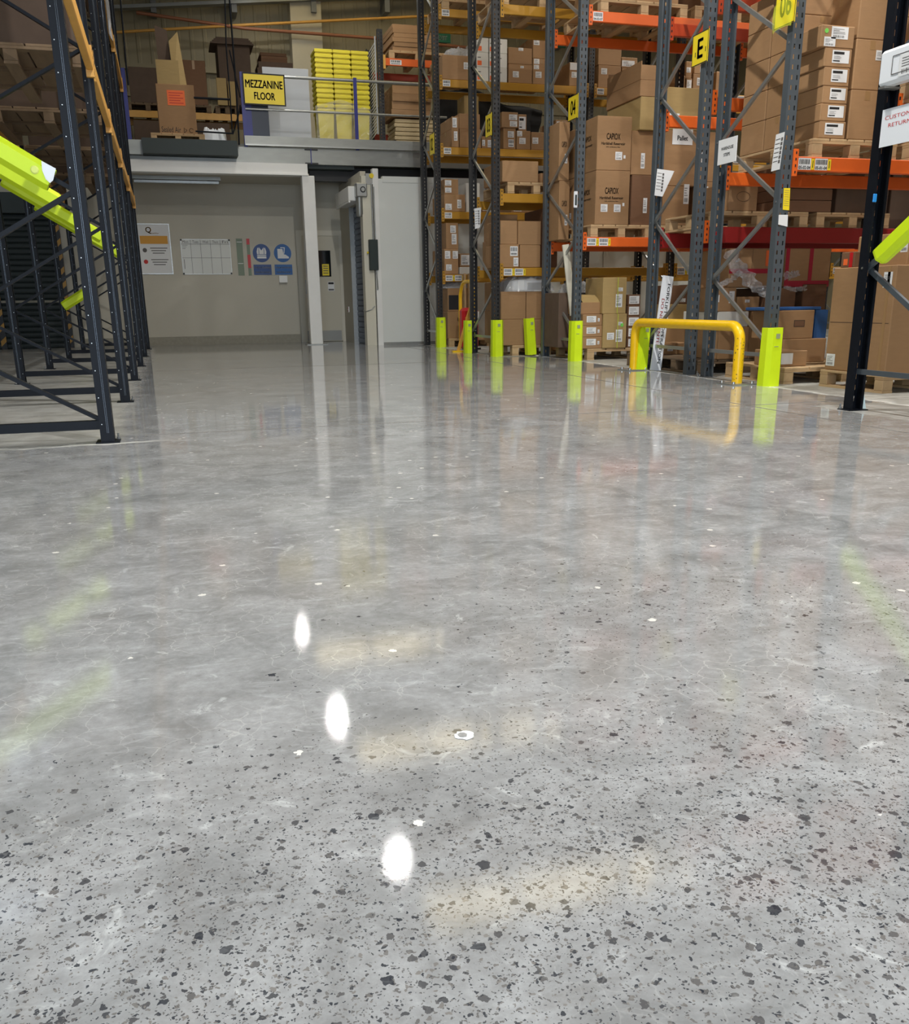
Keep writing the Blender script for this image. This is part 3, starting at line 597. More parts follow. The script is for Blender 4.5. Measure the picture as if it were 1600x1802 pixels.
# framed quality poster
x0, z0 = at(238, 482, 'u', WB)[0], at(238, 482, 'u', WB)[2]; x0, x1, z0, z1 = -.42, .19, 1.34, 2.26
p = plate('framed_poster', 'framed white poster with amber band nearest the rack uprights', 'poster', x0, x1, z0, z1, M['paper']); w, h = x1-x0, z1-z0
link('poster_frame', MB().box(0, w, -.01, 0, 0, .015).box(0, w, -.01, 0, h-.015, h).box(0, .015, -.01, 0, .015, h-.015).box(w-.015, w, -.01, 0, .015, h-.015).mesh('poster_frame', M['galv']), p)
link('amber_band', MB().box(.05, w-.05, -.0012, 0, .555, .70).mesh('amber_band', M['amberpaper']), p)
text('Q', p, (.22, -.0015, .80), (1, 0, 0), (0, 0, 1), .11, .12, M['b_amber'], .03); text('quality', p, (.32, -.0015, .745), (1, 0, 0), (0, 0, 1), .18, .03, M['b_amber'])
for zz, m_ in ((.44, 'inkgrey'), (.23, 'redink')):
    link('round_symbol', MB().tube([(.12, -.0012, zz), (.12, 0, zz)], .04, 20).mesh('round_symbol', M[m_]), p)
    s = MB()
    for k in range(3): s.box(.22+.02*k, .54-.03*k, -.0012, 0, zz+.03-k*.045, zz+.045-k*.045)
    link('print_lines', s.mesh('print_lines', M['inkgrey']), p)['kind'] = 'stuff'
# whiteboard planner
x0, x1, z0, z1 = .37, 1.31, 1.335, 1.985; w, h = x1-x0, z1-z0
p = plate('whiteboard', 'dry-wipe weekly planner board with handwritten weekday columns', 'whiteboard', x0, x1, z0, z1, mat('board_white', (205, 205, 196), .3), d=.01)
for k in range(1, 5): link('column_line', MB().box(k*w/5-.003, k*w/5+.003, -.0012, 0, .01, h-.01).mesh('column_line', M['inkgrey']), p)
for zz in (h*.47, h*.86): link('row_line', MB().box(.01, w-.01, -.0012, 0, zz-.003, zz+.003).mesh('row_line', M['inkgrey']), p)
link('board_edge', MB().box(0, w, -.004, 0, 0, .006).box(0, w, -.004, 0, h-.006, h).box(0, .006, -.004, 0, .006, h-.006).box(w-.006, w, -.004, 0, .006, h-.006).mesh('board_edge', M['galv']), p)
for cx in (0, w-.03):
    for cz in (0, h-.03): link('corner_clip', MB().box(cx, cx+.03, -.008, 0, cz, cz+.03).mesh('corner_clip', M['black']), p)
for k, t in enumerate(('Mon', 'Tues', 'Wed', 'Thurs', 'Fri')): text(t, p, ((k+.5)*w/5, -.002, h*.925), (1, 0, 0), (0, 0, 1), .11, .05, M['inkgrey'], .0)
for k in range(3): link('handwriting', MB().box(.03, .13-.02*k, -.0015, 0, h*.82-k*.03, h*.82-k*.03+.006).mesh('handwriting', M['inkgrey']), p)
link('handwriting', MB().box(.04, .05, -.0015, 0, .1, .28).mesh('handwriting', M['inkgrey']), p)
# strips
p = plate('wall_strip', 'tall grey-green height strip beside the planner board', 'strip', 1.43, 1.55, 1.31, 2.00, M['greytape'])
for zz in (.62, .22): link('strip_line', MB().box(.01, .11, -.001, 0, zz, zz+.012).mesh('strip_line', M['paper']), p)
p = plate('wall_strip', 'narrow red and grey height strip left of the blue signs', 'strip', 1.63, 1.69, 1.31, 2.0, M['greytape'])
for a, b_ in ((.58, .69), (.14, .39)): link('red_section', MB().box(0, .06, -.001, 0, a, b_).mesh('red_section', M['redplastic']), p)
def ppe(v0, label, kind, blue, l1):
    p = thing('safety_sign', label, 'safety sign', (v0, WB, 1.31)); w = .36
    link('backing_board', MB().box(0, w, -.008, -.001, 0, .61).mesh('backing_board', M['wall']), p)
    link('blue_disc', MB().tube([(w/2, -.012, .42), (w/2, -.008, .42)], .172, 36).mesh('blue_disc', M[blue]), p)
    tp = link('text_plate', MB().box(.005, w-.005, -.012, -.008, .01, .205).mesh('text_plate', M[blue]), p)
    text(l1, tp, (w/2, -.0135, .145), (1, 0, 0), (0, 0, 1), .31, .05, M['paper']); text('must be worn', tp, (w/2, -.0135, .065), (1, 0, 0), (0, 0, 1), .28, .042, M['paper'])
    s = MB(); y = -.0135; X = lambda pts: [(w/2+a, y, .42+b_) for a, b_ in pts]
    if kind == 'vest':
        s.add(X([(-.09, -.10), (.09, -.10), (.09, -.06), (-.09, -.06)]), [(0, 1, 2, 3)]); s.add(X([(-.09, -.05), (.09, -.05), (.09, -.03), (-.09, -.03)]), [(0, 1, 2, 3)])
        s.add(X([(-.09, -.02), (-.055, -.02), (-.055, .10), (-.075, .10), (-.095, .03)]), [(0, 1, 2, 3, 4)]); s.add(X([(.055, -.02), (.09, -.02), (.095, .03), (.075, .10), (.055, .10)]), [(0, 1, 2, 3, 4)])
        s.add(X([(-.045, -.02), (.045, -.02), (.045, .11), (.0, .05), (-.045, .11)]), [(0, 1, 2, 3, 4)])
    else:
        s.add(X([(-.10, -.10), (.02, -.10), (.02, -.02), (.0, .08), (-.10, .08)]), [(0, 1, 2, 3, 4)])
        s.add(X([(.02, -.10), (.12, -.10), (.12, -.07), (.06, -.03), (.02, -.02)]), [(0, 1, 2, 3, 4)])
        s.add(X([(.02, -.01), (.035, -.01), (.05, .11), (-.04, .11), (-.04, .095), (.03, .095)]), [(0, 1, 2, 3, 4, 5)])
    link('pictogram', s.mesh('pictogram', M['paper']), p)
ppe(1.73, 'blue mandatory sign with white high-visibility vest pictogram', 'vest', 'bluesign2', 'Hi-vis clothing'); ppe(2.145, 'blue mandatory sign with white safety boot pictogram', 'boot', 'bluesign', 'Foot protection')
plate('dispenser', 'pale wall dispenser below the safety boot sign', 'dispenser', 2.22, 2.38, 1.17, 1.30, M['whitepaint'], d=.08)
# dark roller door at the end behind the aisle rack
d2 = tag(link('door_2', None, None, (-3.3, WB, 0)), 'dark roller door with hazard striped guides behind the aisle rack', 'door'); d2['kind'] = 'structure'
for k in range(24):
    z = k*.1; s = MB(); pr_ = [(-.03, z), (-.045, z+.02), (-.05, z+.05), (-.045, z+.08), (-.03, z+.1)]; s.add([(.0, y, zz) for y, zz in pr_]+[(1.5, y, zz) for y, zz in pr_], [(i, i+5, i+6, i+1) for i in range(4)]); link('slat', s.mesh('slat', M['darkshut']), d2)
link('cross_rail', MB().box(0, 1.5, -.07, -.03, .84, .88).mesh('cross_rail', M['skirt']), d2)
link('roller_hood', MB().box(-.1, 1.6, -.25, 0, 2.4, 2.75).mesh('roller_hood', M['matgrey']), d2)
for x_ in (.24, 1.42):
    g = link('guide_rail', MB().box(x_, x_+.10, -.09, -.03, 0, 2.4).mesh('guide_rail', M['black']), d2); s = MB()
    for k in range(9):
        z = .05+k*.25; s.add([(x_, -.091, z), (x_+.10, -.091, z+.09), (x_+.10, -.091, z+.19), (x_, -.091, z+.10)], [(0, 1, 2, 3)])
    link('hazard_stripes', s.mesh('hazard_stripes', M['b_yellow']), g)['kind'] = 'stuff'
# ---------------------------------------------------------------- mezzanine
DK = 3.52
mz = struct('mezzanine_floor', MB().box(-.45, 14.5, 18.42, FW-.1, 3.22, DK).mesh('mezzanine_floor', M['concrete'])); mz['kind'] = 'structure'
def part(parent, name, m, *bxs, ch=0):
    s = MB()
    for b_ in bxs: s.box(*b_, 0, ch)
    return link(name, s.mesh(name, m), parent)
part(mz, 'edge_beam', M['brushed'], (-.45, 14.5, 18.34, 18.42, 3.20, 3.46)); part(mz, 'kick_board', M['brushed'], (1.62, 5.05, 18.30, 18.33, 3.50, 3.64))
part(mz, 'kick_lip', M['galv'], (1.62, 5.05, 18.26, 18.34, 3.475, 3.50)); part(mz, 'splice_plate', M['up_black'], (2.68, 2.92, 18.32, 18.34, 3.435, 3.455), (2.68, 2.92, 18.32, 18.34, 3.20, 3.225))
part(mz, 'splice_post', M['bluepost'], (2.785, 2.80, 18.315, 18.34, 3.2, 3.46))
for u in (18.7, 20.9): part(mz, 'under_beam', M['up_black'], (2.8, 14.5, u, u+.14, 2.98, 3.2), (2.8, 14.5, u-.05, u+.19, 2.96, 2.98))
part(mz, 'ceiling_lining', M['wall'], (-.45, 2.75, 18.42, WB, 3.0, 3.05)); part(mz, 'ceiling_lining', M['matgrey'], (2.75, 3.6, 18.42, WB, 3.14, 3.2))
part(mz, 'white_fascia', M['whitepaint'], (-.45, 2.70, 18.22, 18.42, 3.01, 3.19)); part(mz, 'fascia_lip', M['whitepaint'], (-.45, 2.70, 18.18, 18.42, 2.99, 3.01))
col = thing('support_column', 'slim white square column holding up the mezzanine edge', 'column', (2.70, 18.30, 0)); col['kind'] = 'structure'
part(col, 'column_post', M['whitepaint'], (-.115, .115, -.10, .10, .01, 2.99), ch=.008); part(col, 'column_base', M['galv'], (-.2, .2, -.17, .17, 0, .012))
lf = thing('light_fitting', 'long silver strip light fitting under the mezzanine ceiling', 'light fitting', (-.38, 18.85, 2.88))
part(lf, 'reflector', M['brushed'], (0, 1.55, -.09, .09, .06, .12)); part(lf, 'tube_housing', M['galv'], (.02, 1.53, -.03, .03, 0, .06), ch=.01)
# railing
rl = thing('guard_rail', 'steel tube guard rail with blue posts along the mezzanine edge', 'railing', (0, 18.36, DK))
for z, r in ((1.10, .026), (.56, .02)): link('rail_tube', MB().tube([(1.63, 0, z), (5.4, 0, z)], r, 12).mesh('rail_tube', M['galv']), rl)
for x_ in (1.64, 3.66): part(rl, 'rail_post', M['bluepost'], (x_-.03, x_+.03, -.05, -.01, -.06, 1.14))
part(rl, 'blue_panel', M['bluepost'], (1.67, 1.78, .02, .05, .06, .95)); part(rl, 'blue_panel', mat('dark_blue_panel', (30, 44, 66), .4), (1.78, 2.08, .03, .05, .06, .95))
part(rl, 'corner_post', M['bluepost'], (-.50, -.30, -.05, .05, -.02, 1.1))
def sign(name, label, o, r, up, w, h, m, lines, ink='ink', th=.004, border=False, bold=.03):
    """flat board: o is its lower corner, r along its width; lines are (text, fx, fy, fw, fh[, ink])"""
    r, up = Vector(r).normalized(), Vector(up).normalized(); n = r.cross(up)
    s = MB(); c0 = [Vector((0, 0, 0)), r*w, r*w+up*h, up*h]; s.add(c0+[p-n*th for p in c0], [(0, 1, 2, 3), (7, 6, 5, 4), (0, 4, 5, 1), (1, 5, 6, 2), (2, 6, 7, 3), (3, 7, 4, 0)])
    t = tag(link(name, s.mesh(name, m), None, o), label, 'sign')
    for L_ in lines:
        c = r*(w*L_[1])+up*(h*L_[2])+n*.0012; text(L_[0], t, c, r, up, L_[3]*w, L_[4]*h, M[L_[5] if len(L_) > 5 else ink], bold)
    if border:
        e = w*.03; q = MB()
        for a in ((0, 0, w, e), (0, h-e, w, e), (0, e, e, h-2*e), (w-e, e, e, h-2*e)): q.quad(r*a[0]+up*a[1]+n*.0008, r, up, a[2], a[3])
        link('border_line', q.mesh('border_line', M['ink']), t)
    return t
sign('mezzanine_sign', 'yellow MEZZANINE FLOOR sign hanging on the guard rail', (1.65, 18.29, 4.14), (1, 0, -.012), (0, 0, 1), .74, .51, M['yellowsign'], [('MEZZANINE', .5, .66, .88, .25), ('FLOOR', .5, .29, .50, .24)], border=True, bold=.035)
# pallet gate
pg = thing('pallet_gate', 'dark tube pallet gate on a grey loading platform', 'gate', (0, 18.2, DK))
part(pg, 'loading_platform', M['matgrey'], (-.14, 1.46, -.22, .20, -.26, -.02)); part(pg, 'side_block', M['brushed'], (-.40, -.14, -.05, .2, -.26, -.03))
tb = lambda pts, r=.018: link('gate_tube', MB().tube(pts, r, 8).mesh('gate_tube', M['up_navy']), pg)
G = lambda x_, y_, u=18.2: tuple(at(x_, y_, 'u', u)-Vector((0, 18.2, DK)))
tb([G(396, 0), G(398, 80), G(405, 170), G(409, 236)], .012); tb([G(404, 0), G(410, 80), G(416, 160), G(421, 255)], .016); tb([G(341, 172), G(404, 175)]); tb([G(344, 231), G(410, 235)], .014)
tb([G(404, 88), G(418, 150), G(423, 172)], .012); tb([G(410, 236), G(419, 205), G(423, 185)], .012); tb([G(212, 0), G(222, 115), G(226, 150)], .014)
# carton with raised flaps on its pallet
pallet(.02, 18.5, DK, 'pallet under the carton with the orange notice on the mezzanine', .92, .8)
P0 = DK+.145; z1 = at(305, 148, 'u', 18.6).z; xa, xb = at(278, 200, 'u', 18.6).x, at(345, 200, 'u', 18.6).x
bx = carton(xa, xb, 18.6, 19.2, P0, z1, 'brown carton with orange notice and tall raised flaps on the mezzanine', 'kraft', tape=False)
bx_w = xb-xa-.005; bx_h = z1-P0
part(bx, 'orange_notice', M['orangepaper'], (.18, .48, -.003, -.001, bx_h*.58, bx_h*.88)); s = MB()
for k in range(5): s.box(.21, .45-.05*(k % 2), -.0042, -.003, bx_h*(.62+.05*k), bx_h*(.62+.05*k)+.012)
link('notice_print', s.mesh('notice_print', M['redink']), bx)['kind'] = 'stuff'
text('Sealed Air', bx, (.20, -.002, .075), (1, 0, 0), (0, 0, 1), .33, .09, M['ink'], 0, 'printed_text')
s = MB(); s.tube([(.42, -.002, .03), (.42, -.002, .11), (.47, -.002, .07), (.42, -.002, .03)], .005, 5); s.tube([(.545+.035*math.cos(t), -.002, .07+.035*math.sin(t)) for t in [.4+.55*k for k in range(10)]], .005, 5); link('printed_symbol', s.mesh('printed_symbol', M['brownink']), bx)['kind'] = 'stuff'
fp = MB(); fp.box(.04, .42, .02, .03, bx_h, bx_h+.38); link('carton_flap', fp.mesh('carton_flap', K['tan']), bx)
fp = MB(); fp.add([(.10, .30, bx_h), (.34, .30, bx_h), (.28, .33, bx_h+.92), (.08, .33, bx_h+.98), (.10, .31, bx_h), (.34, .31, bx_h), (.28, .34, bx_h+.92), (.08, .34, bx_h+.98)], [(0, 1, 2, 3), (7, 6, 5, 4), (1, 5, 6, 2), (3, 2, 6, 7), (0, 3, 7, 4)]); link('carton_flap', fp.mesh('carton_flap', K['murk']), bx)
fp = MB(); fp.add([(.32, .12, bx_h), (.54, .16, bx_h), (.46, .32, bx_h+.90), (.30, .30, bx_h+.74), (.32, .13, bx_h-.0), (.54, .17, bx_h), (.46, .33, bx_h+.90), (.30, .31, bx_h+.74)], [(0, 1, 2, 3), (7, 6, 5, 4), (0, 3, 7, 4), (3, 2, 6, 7), (1, 5, 6, 2)]); link('carton_flap', fp.mesh('carton_flap', K['tan']), bx)
# crumpled film helper
from mathutils import noise as mnoise
def crumple(p, sc, seed): return sum(abs(mnoise.noise(Vector((p[0]*sc*k+seed, p[1]*sc*k-seed, p[2]*sc*k)))) / k for k in (1, 2.3, 5.1))
def film(name, label, cat, loc, sx, sy, sz, m, seed=1, n=34, parent=None):
    s = MB(); v = []
    for j in range(n):
        for i in range(n):
            a, b_ = i/(n-1)*2-1, j/(n-1)*2-1; e = max(0, 1-(a*a)**1.5)*max(0, 1-(b_*b_)**1.5); c = crumple((a, b_, 0), 2.2, seed*1.7); q = mnoise.noise(Vector((a*2+seed, b_*2, 3)))
            v.append((a*sx/2*(1+.25*q), b_*sy/2+.1*sy*q, max(.0, sz*min(1, .62+.3*c)*min(1, 1.8*e)**.6)))
    s.add(v, [(j*n+i, j*n+i+1, (j+1)*n+i+1, (j+1)*n+i) for j in range(n-1) for i in range(n-1)], 0, False)
    o = link(name, s.mesh(name, m), parent, loc); so = o.modifiers.new('thick', 'SOLIDIFY'); so.thickness = .002
    if label: tag(o, label, cat)
    return o
def ribbon(label, pts, u, w0, w1, m, seed=1, n=40, k=9):
    """crumpled strip of film hanging along a path in the plane u"""
    P_ = [at(x_, y_, 'u', u) for x_, y_ in pts]; s = MB(); v = []
    for j in range(n):
        t = j/(n-1)*(len(P_)-1); i0 = min(int(t), len(P_)-2); f = t-i0; c = P_[i0].lerp(P_[i0+1], f); d = (P_[i0+1]-P_[i0]).normalized(); nn = Vector((-d.z, 0, d.x)); w = w0+(w1-w0)*j/(n-1)
        for i in range(k):
            a = i/(k-1)*2-1; q = crumple((j*.12, a, 0), 1.6, seed); v.append(c-P_[0]+nn*(a*w/2*(1+.7*mnoise.noise(Vector((j*.25, seed, a)))))+Vector((0, -.07*q, 0)))
    s.add(v, [(j*k+i, j*k+i+1, (j+1)*k+i+1, (j+1)*k+i) for j in range(n-1) for i in range(k-1)], 0, False)
    o = tag(link('stretch_film', s.mesh('stretch_film', m), None, P_[0]), label, 'film'); so = o.modifiers.new('thick', 'SOLIDIFY'); so.thickness = .0015; return o
clear = mat('clear_film', (235, 238, 240), .10, alpha=.22); murkfilm = mat('grey_film', (200, 202, 204), .2, alpha=.5)
film('plastic_bag', 'shiny white plastic sheet lying by the platform pallet', 'bag', (1.12, 18.75, DK), .42, .4, .34, M['white'], 5)
# pale board, tubs
tag(link('board_panel', MB().box(0, .85, 0, .04, 0, 1.42, 0, .004).mesh('board_panel', M['greypanel']), None, (2.10, 19.15, DK)), 'large pale grey board standing behind the mezzanine sign', 'board')
pallet(3.02, 19.1, DK, 'pallet wrapped in film below the yellow tubs', 1.1, .9)
def tub_mesh(w, d, h):
    s = MB(); t = .012
    def ring(a, b_, z): return [(-a, -b_, z), (a, -b_, z), (a, b_, z), (-a, b_, z)]
    R_ = [ring(w*.40, d*.40, 0), ring(w*.46, d*.46, h-.05), ring(w*.5, d*.5, h-.05), ring(w*.5, d*.5, h-.012), ring(w*.485, d*.485, h), ring(w*.44, d*.44, h), ring(w*.38, d*.38, .015)]
    v = [p for r_ in R_ for p in r_]; fs = [(i*4+k, i*4+(k+1) % 4, (i+1)*4+(k+1) % 4, (i+1)*4+k) for i in range(len(R_)-1) for k in range(4)]+[(3, 2, 1, 0), (24, 25, 26, 27)]
    s.add(v, fs); return s
tw = .345; tm = tub_mesh(tw-.012, .5, .62).mesh('tub_shell', M['tub'])
hm_ = MB().box(-.055, .055, -.006, 0, 0, .035, 0, .003).mesh('grip', M['tub'])
for i in range(3):
    for k in range(13):
        x_, z_ = 3.085+tw*(i+.5), DK+.147+k*.085
        pos = ('near', 'middle', 'rail end')[i]; lev = 'bottom tub' if k == 0 else 'top tub' if k == 12 else '%s tub from the bottom' % ('second third fourth fifth sixth seventh eighth ninth tenth eleventh twelfth'.split()[k-1])
        t = tag(link('yellow_tub', tm, None, (x_, 19.45, z_)), 'yellow nesting tub, %s in the %s column of the mezzanine stack' % (lev, ('leftmost', 'middle', 'rightmost')[i]), 'tub', 'yellow nesting tubs on the mezzanine')
        link('grip', hm_, t, (0, -.245, .566))
s = MB(); s.box(3.05, 4.17, 19.12, 19.13, DK+.15, DK+.75); s.box(3.04, 3.05, 19.12, 19.8, DK+.15, DK+1.7)
fw_ = MB(); n = 18
v = []
for j in range(n):
    for i in range(n): a, b_ = i/(n-1), j/(n-1); v.append((3.055+1.07*a, 19.175+.018*math.sin(9*a+7*b_)+.012*math.sin(23*a-17*b_), DK+.16+.78*b_*(1-.35*abs(a-.45))))
fw_.add(v, [(j*n+i, j*n+i+1, (j+1)*n+i+1, (j+1)*n+i) for j in range(n-1) for i in range(n-1)], 0, True)
tag(link('stretch_film', fw_.mesh('stretch_film', mat('wrap_film', (240, 240, 235), .1, alpha=.22)), None), 'clear stretch film wrapped round the lower yellow tubs', 'film')
# small rack on the mezzanine with mesh side panel
mr = thing('mezzanine_rack', 'dark rack with perforated side panel beside the yellow tubs', 'rack', (0, 0, 0))
upright(mr, 4.24, 18.72, '-u', M['up_black'], 2.05, .055).location.z = DK+.006; upright(mr, 4.24, 19.8, '+u', M['up_black'], 1.95, .055).location.z = DK+.006
s = MB(); nn = 26
for k in range(nn): s.bar((4.16, 18.80, DK+.35+k*.06), (4.16, 19.72, DK+.27+k*.06), .004, .026, (0, 0, 1))
link('mesh_slats', s.mesh('mesh_slats', M['greypanel']), mr)['kind'] = 'stuff'
part(mr, 'mesh_frame', M['greypanel'], (4.15, 4.17, 18.78, 18.81, DK+.3, DK+1.95), (4.15, 4.17, 19.70, 19.73, DK+.25, DK+1.85))
for zc, m_ in ((at(710, 110, 'u', 18.72).z, 'b_orange'), (at(710, 136, 'u', 19.7).z, 'b_rust'), (at(710, 136, 'u', 19.7).z-1.1, 'b_rust')):
    uu_ = 18.72 if m_ == 'b_orange' else 19.72; be = part(mr, 'load_beam', M[m_], (4.30, 7.0, uu_, uu_+.05, zc-.06, zc+.06))
    if m_ == 'b_orange':
        part(be, 'beam_connector', M['b_amber'], (4.29, 4.335, uu_-.006, uu_+.05, zc-.12, zc+.11)); q = MB(); print_sheet(q, (4.42, uu_, zc-.045), (1, 0, 0), (0, 0, 1), .22, .08, 'bar', .001); link('location_label', q.mesh('location_label', [M['paper'], M['ink']]), be)
        ZM = zc+.06
pallet(4.42, 18.75, ZM, 'pallet on the mezzanine rack beam under flat brown cartons', 1.1, 1.0)
NTH = 'first second third fourth fifth sixth seventh eighth ninth tenth eleventh twelfth thirteenth fourteenth fifteenth sixteenth seventeenth eighteenth'.split()
def flat_stack(x0, x1, u, d, z0, z1, n, label, col, group):
    h = (z1-z0)/n
    for k in range(n):
        j = R.uniform(-.02, .02); j2 = R.uniform(0, .03)
        tag(link('flat_carton', MB().box(x0+j, x1+j, u+j2, u+j2+d, z0+k*h, z0+(k+1)*h-.004).mesh('flat_carton', K[col]), None), label+', '+NTH[k]+' from the bottom', 'flattened carton', group)
zt = at(715, 42, 'u', 18.75).z
flat_stack(4.50, 5.30, 18.76, .9, ZM+.146, zt, 6, 'flattened brown carton on the mezzanine rack pallet', 'kraft', 'flattened cartons on the mezzanine rack')
flat_stack(4.46, 5.22, 18.8, .8, DK+.62, at(710, 150, 'u', 18.8).z, 4, 'flattened carton under the orange mezzanine rack beam', 'kraft', 'flattened cartons under the mezzanine rack beam')
s = [tag(link('paper_bundle', MB().box(4.50+.01*(k % 3), 5.35, 18.85, 19.5, DK+k*.075, DK+k*.075+.068, 0, .012).mesh('paper_bundle', M['bundle']), None), 'folded kraft bundle at the mezzanine rack foot, '+NTH[k]+' from the bottom', 'paper bundle', 'kraft bundles on the mezzanine deck') for k in range(8)]
dp = MB(); n = 24; v = []
for j in range(n):
    for i in range(n):
        a, b_ = i/(n-1), j/(n-1); th = a*math.pi; rr = .34+.06*math.sin(5*a+9*b_); v.append((5.25+2.2*b_, 18.95-rr*math.sin(th)*1.0+.02*math.sin(30*a), DK+.02+(.95+.16*math.sin(4*b_+1))*math.sin(th)**.5+.05*math.sin(13*b_+6*a)))
dp.add(v, [(j*n+i, j*n+i+1, (j+1)*n+i+1, (j+1)*n+i) for j in range(n-1) for i in range(n-1)], 0, True)
dp.add([v[j*n] for j in (0,)]+[v[i] for i in range(n)], [tuple(range(1, n+1))])
tag(link('dark_sack', dp.mesh('dark_sack', M['drape']), None), 'slumped charcoal sacking heap on the mezzanine behind the black uprights', 'sack')
# rear mezzanine rack and its loads
rr_ = thing('pallet_rack', 'rear mezzanine rack with amber beam under dark pallets', 'pallet rack')
zb = at(320, 197, 'u', 22).z; part(rr_, 'load_beam', M['b_amber'], (-.5, 2.19, 22, 22.05, zb-.13, zb)); part(rr_, 'load_beam', M['b_amber'], (-.5, 2.19, 22.95, 23.0, zb-.13, zb))
for x_ in (-.55, 2.235):
    for u in (22.0, 23.0): part(rr_, 'upright', M['bluepost'], (x_-.05, x_+.05, u-.03, u+.05, DK, zb+.9 if x_ < 0 else zb+.3))
zp = zb+.145
pallet(-.40, 21.98, zb, 'weathered pallet on the rear rack under the dark carton sheets', .85, 1.0, 'dirty'); pallet(.55, 21.98, zb, 'weathered pallet on the rear rack behind the orange notice carton', .75, 1.0, 'dirty'); pallet(1.38, 21.98, zb, 'weathered pallet on the rear rack behind the pallet gate', .5, 1.0, 'dirty')
px(22.0, 228, 118, 279, 190, .8, zp, 'dark brown carton block on the rear mezzanine rack, farthest from the rail', 'murk', tape=False)
px(22.05, 281, 115, 320, 185, .6, zp, 'narrow brown carton behind the raised flaps', 'dark', tape=False)
px(22.0, 322, 106, 364, 190, .7, zp, 'tall brown carton pair behind the open flaps, slatted front', 'dark')
px(22.0, 384, 77, 441, 140, .8, zp, 'tall dark carton stack crowned by jutting sheets', 'murk', tape=False)
px(21.9, 382, 137, 400, 192, .05, zp, 'pale torn carton sheet standing on the rear pallet', 'tan', tape=False); px(21.9, 402, 143, 415, 192, .05, zp, 'second pale carton sheet beside the torn one', 'tan', tape=False)
zt = at(410, 80, 'u', 22).z
for k in range(4): tag(link('flat_carton', MB().box(1.38+.04*k, 2.26-.03*k, 21.9+.02*k, 22.7, zt+k*.035, zt+k*.035+.03).mesh('flat_carton', K['murk']), None), 'jutting dark sheet on the tall rear stack, '+NTH[k]+' from the bottom', 'flattened carton', 'sheets on the tall dark stack')
flat_stack(2.33, 3.05, 22.0, .8, DK, at(475, 108, 'u', 22).z, 18, 'dark flattened carton behind the pale grey board', 'murk', 'flattened cartons behind the grey board'); flat_stack(2.40, 2.95, 22.05, .7, at(475, 108, 'u', 22).z, at(475, 91, 'u', 22).z, 3, 'brown top sheet behind the pale grey board', 'dark', 'top sheets behind the grey board')
px(22.05, 236, 214, 405, 250, .7, DK, 'long dark carton under the amber rear beam', 'murk', tape=False)
# pipes, cable tray, exit signs on the far wall
for nm, lab, pts, r, m_ in (('gas_pipe', 'thin yellow pipe sloping across the far wall', ((200, 57), (430, 44), (760, 28)), .03, 'b_amber'), ('brown_pipe', 'brown pipe sloping down across the far wall', ((240, 22), (430, 50), (670, 68), (900, 92)), .035, 'copper')):
    link_ = tag(link(nm, MB().tube([at(a, b_, 'u', FW-.60) for a, b_ in pts], r, 10).mesh(nm, M[m_]), None), lab, 'pipe')
ct = thing('cable_tray', 'pale cable tray with short hangers high on the far wall', 'cable tray', (0, 0, 0))
a, b_ = at(200, 14, 'u', FW-.5), at(760, -10, 'u', FW-.5); link('tray', MB().bar(a, b_, .2, .07).mesh('tray', M['brushed']), ct)
for x_ in (270, 412, 552, 681): q = at(x_, 12, 'u', FW-.5); part(ct, 'hanger', M['steel'], (q.x-.06, q.x+.06, FW-.55, FW-.03, q.z-.12, q.z+.25))
for x0, y0, x1, y1, lab in ((758, 60, 793, 73, 'green emergency exit sign on the far wall between the black uprights'), (982, 74, 996, 83, 'small green exit sign seen left of the 04 rack frame')):
    a, b_ = at(x0, y1, 'u', 24.5), at(x1, y0, 'u', 24.5); t = sign('exit_sign', lab, (a.x, 24.5, a.z), (1, 0, 0), (0, 0, 1), b_.x-a.x, b_.z-a.z, M['greensign'], [('EXIT', .6, .5, .45, .5, 'paper')], th=.05)
    part(t, 'wall_bracket', M['steel'], (.05, (b_.x-a.x)-.05, .05, .42, .02, .06))
# ---------------------------------------------------------------- signs on the racks (boards lie along the frames, facing the main aisle)
def aisle_sign(label, v, ufar, unear, z0, z1, m, lines, border=True, name='bay_sign', bold=.03, ink='ink'):
    t = sign(name, label, (v, ufar, z0), (0, -1, 0), (0, 0, 1), ufar-unear, z1-z0, m, lines, ink, .006, border, bold)
    return t
aisle_sign('yellow sign reading 04 on the side of a blue-grey frame', 4.97, 11.59, 11.30, 2.86, 3.13, M['yellowsign'], [('04', .52, .5, .52, .62)])
aisle_sign('yellow sign reading 03 on the side of a black frame', 4.385, 13.05, 12.80, 2.88, 3.16, M['yellowsign'], [('03', .52, .5, .55, .62)])
aisle_sign('narrow yellow sign reading 02 on the black frame beside the mezzanine edge', 4.44, 16.12, 15.86, 3.08, 3.40, M['yellowsign'], [('02', .5, .5, .55, .6)])
e = aisle_sign('yellow sign with a large letter E on a blue-grey frame', 5.02, 8.76, 8.48, 2.86, 3.13, M['yellowsign'], [('E', .52, .5, .36, .62)], bold=.03)
for a in (.2, .84): q = MB(); q.quad((0, -a*.28, .27*(.28 if a < .5 else .33)), (0, -1, 0), (0, 0, 1), .012, .04); link('side_mark', q.mesh('side_mark', M['ink']), e, (-.0012, 0, 0))
s6 = aisle_sign('yellow sign reading 06 in a crumpled clear sleeve on the grey frame', 5.02, 7.46, 7.19, 2.86, 3.14, M['yellowsign'], [('06', .52, .55, .56, .62)], bold=.03)
q = MB(); n = 10; v = [(-.008-.012*abs(math.sin(5*i/9+3*j/9)), -.26*i/9, -.03+.2*j/9+.02*math.sin(3*i/9)) for j in range(n) for i in range(n)]
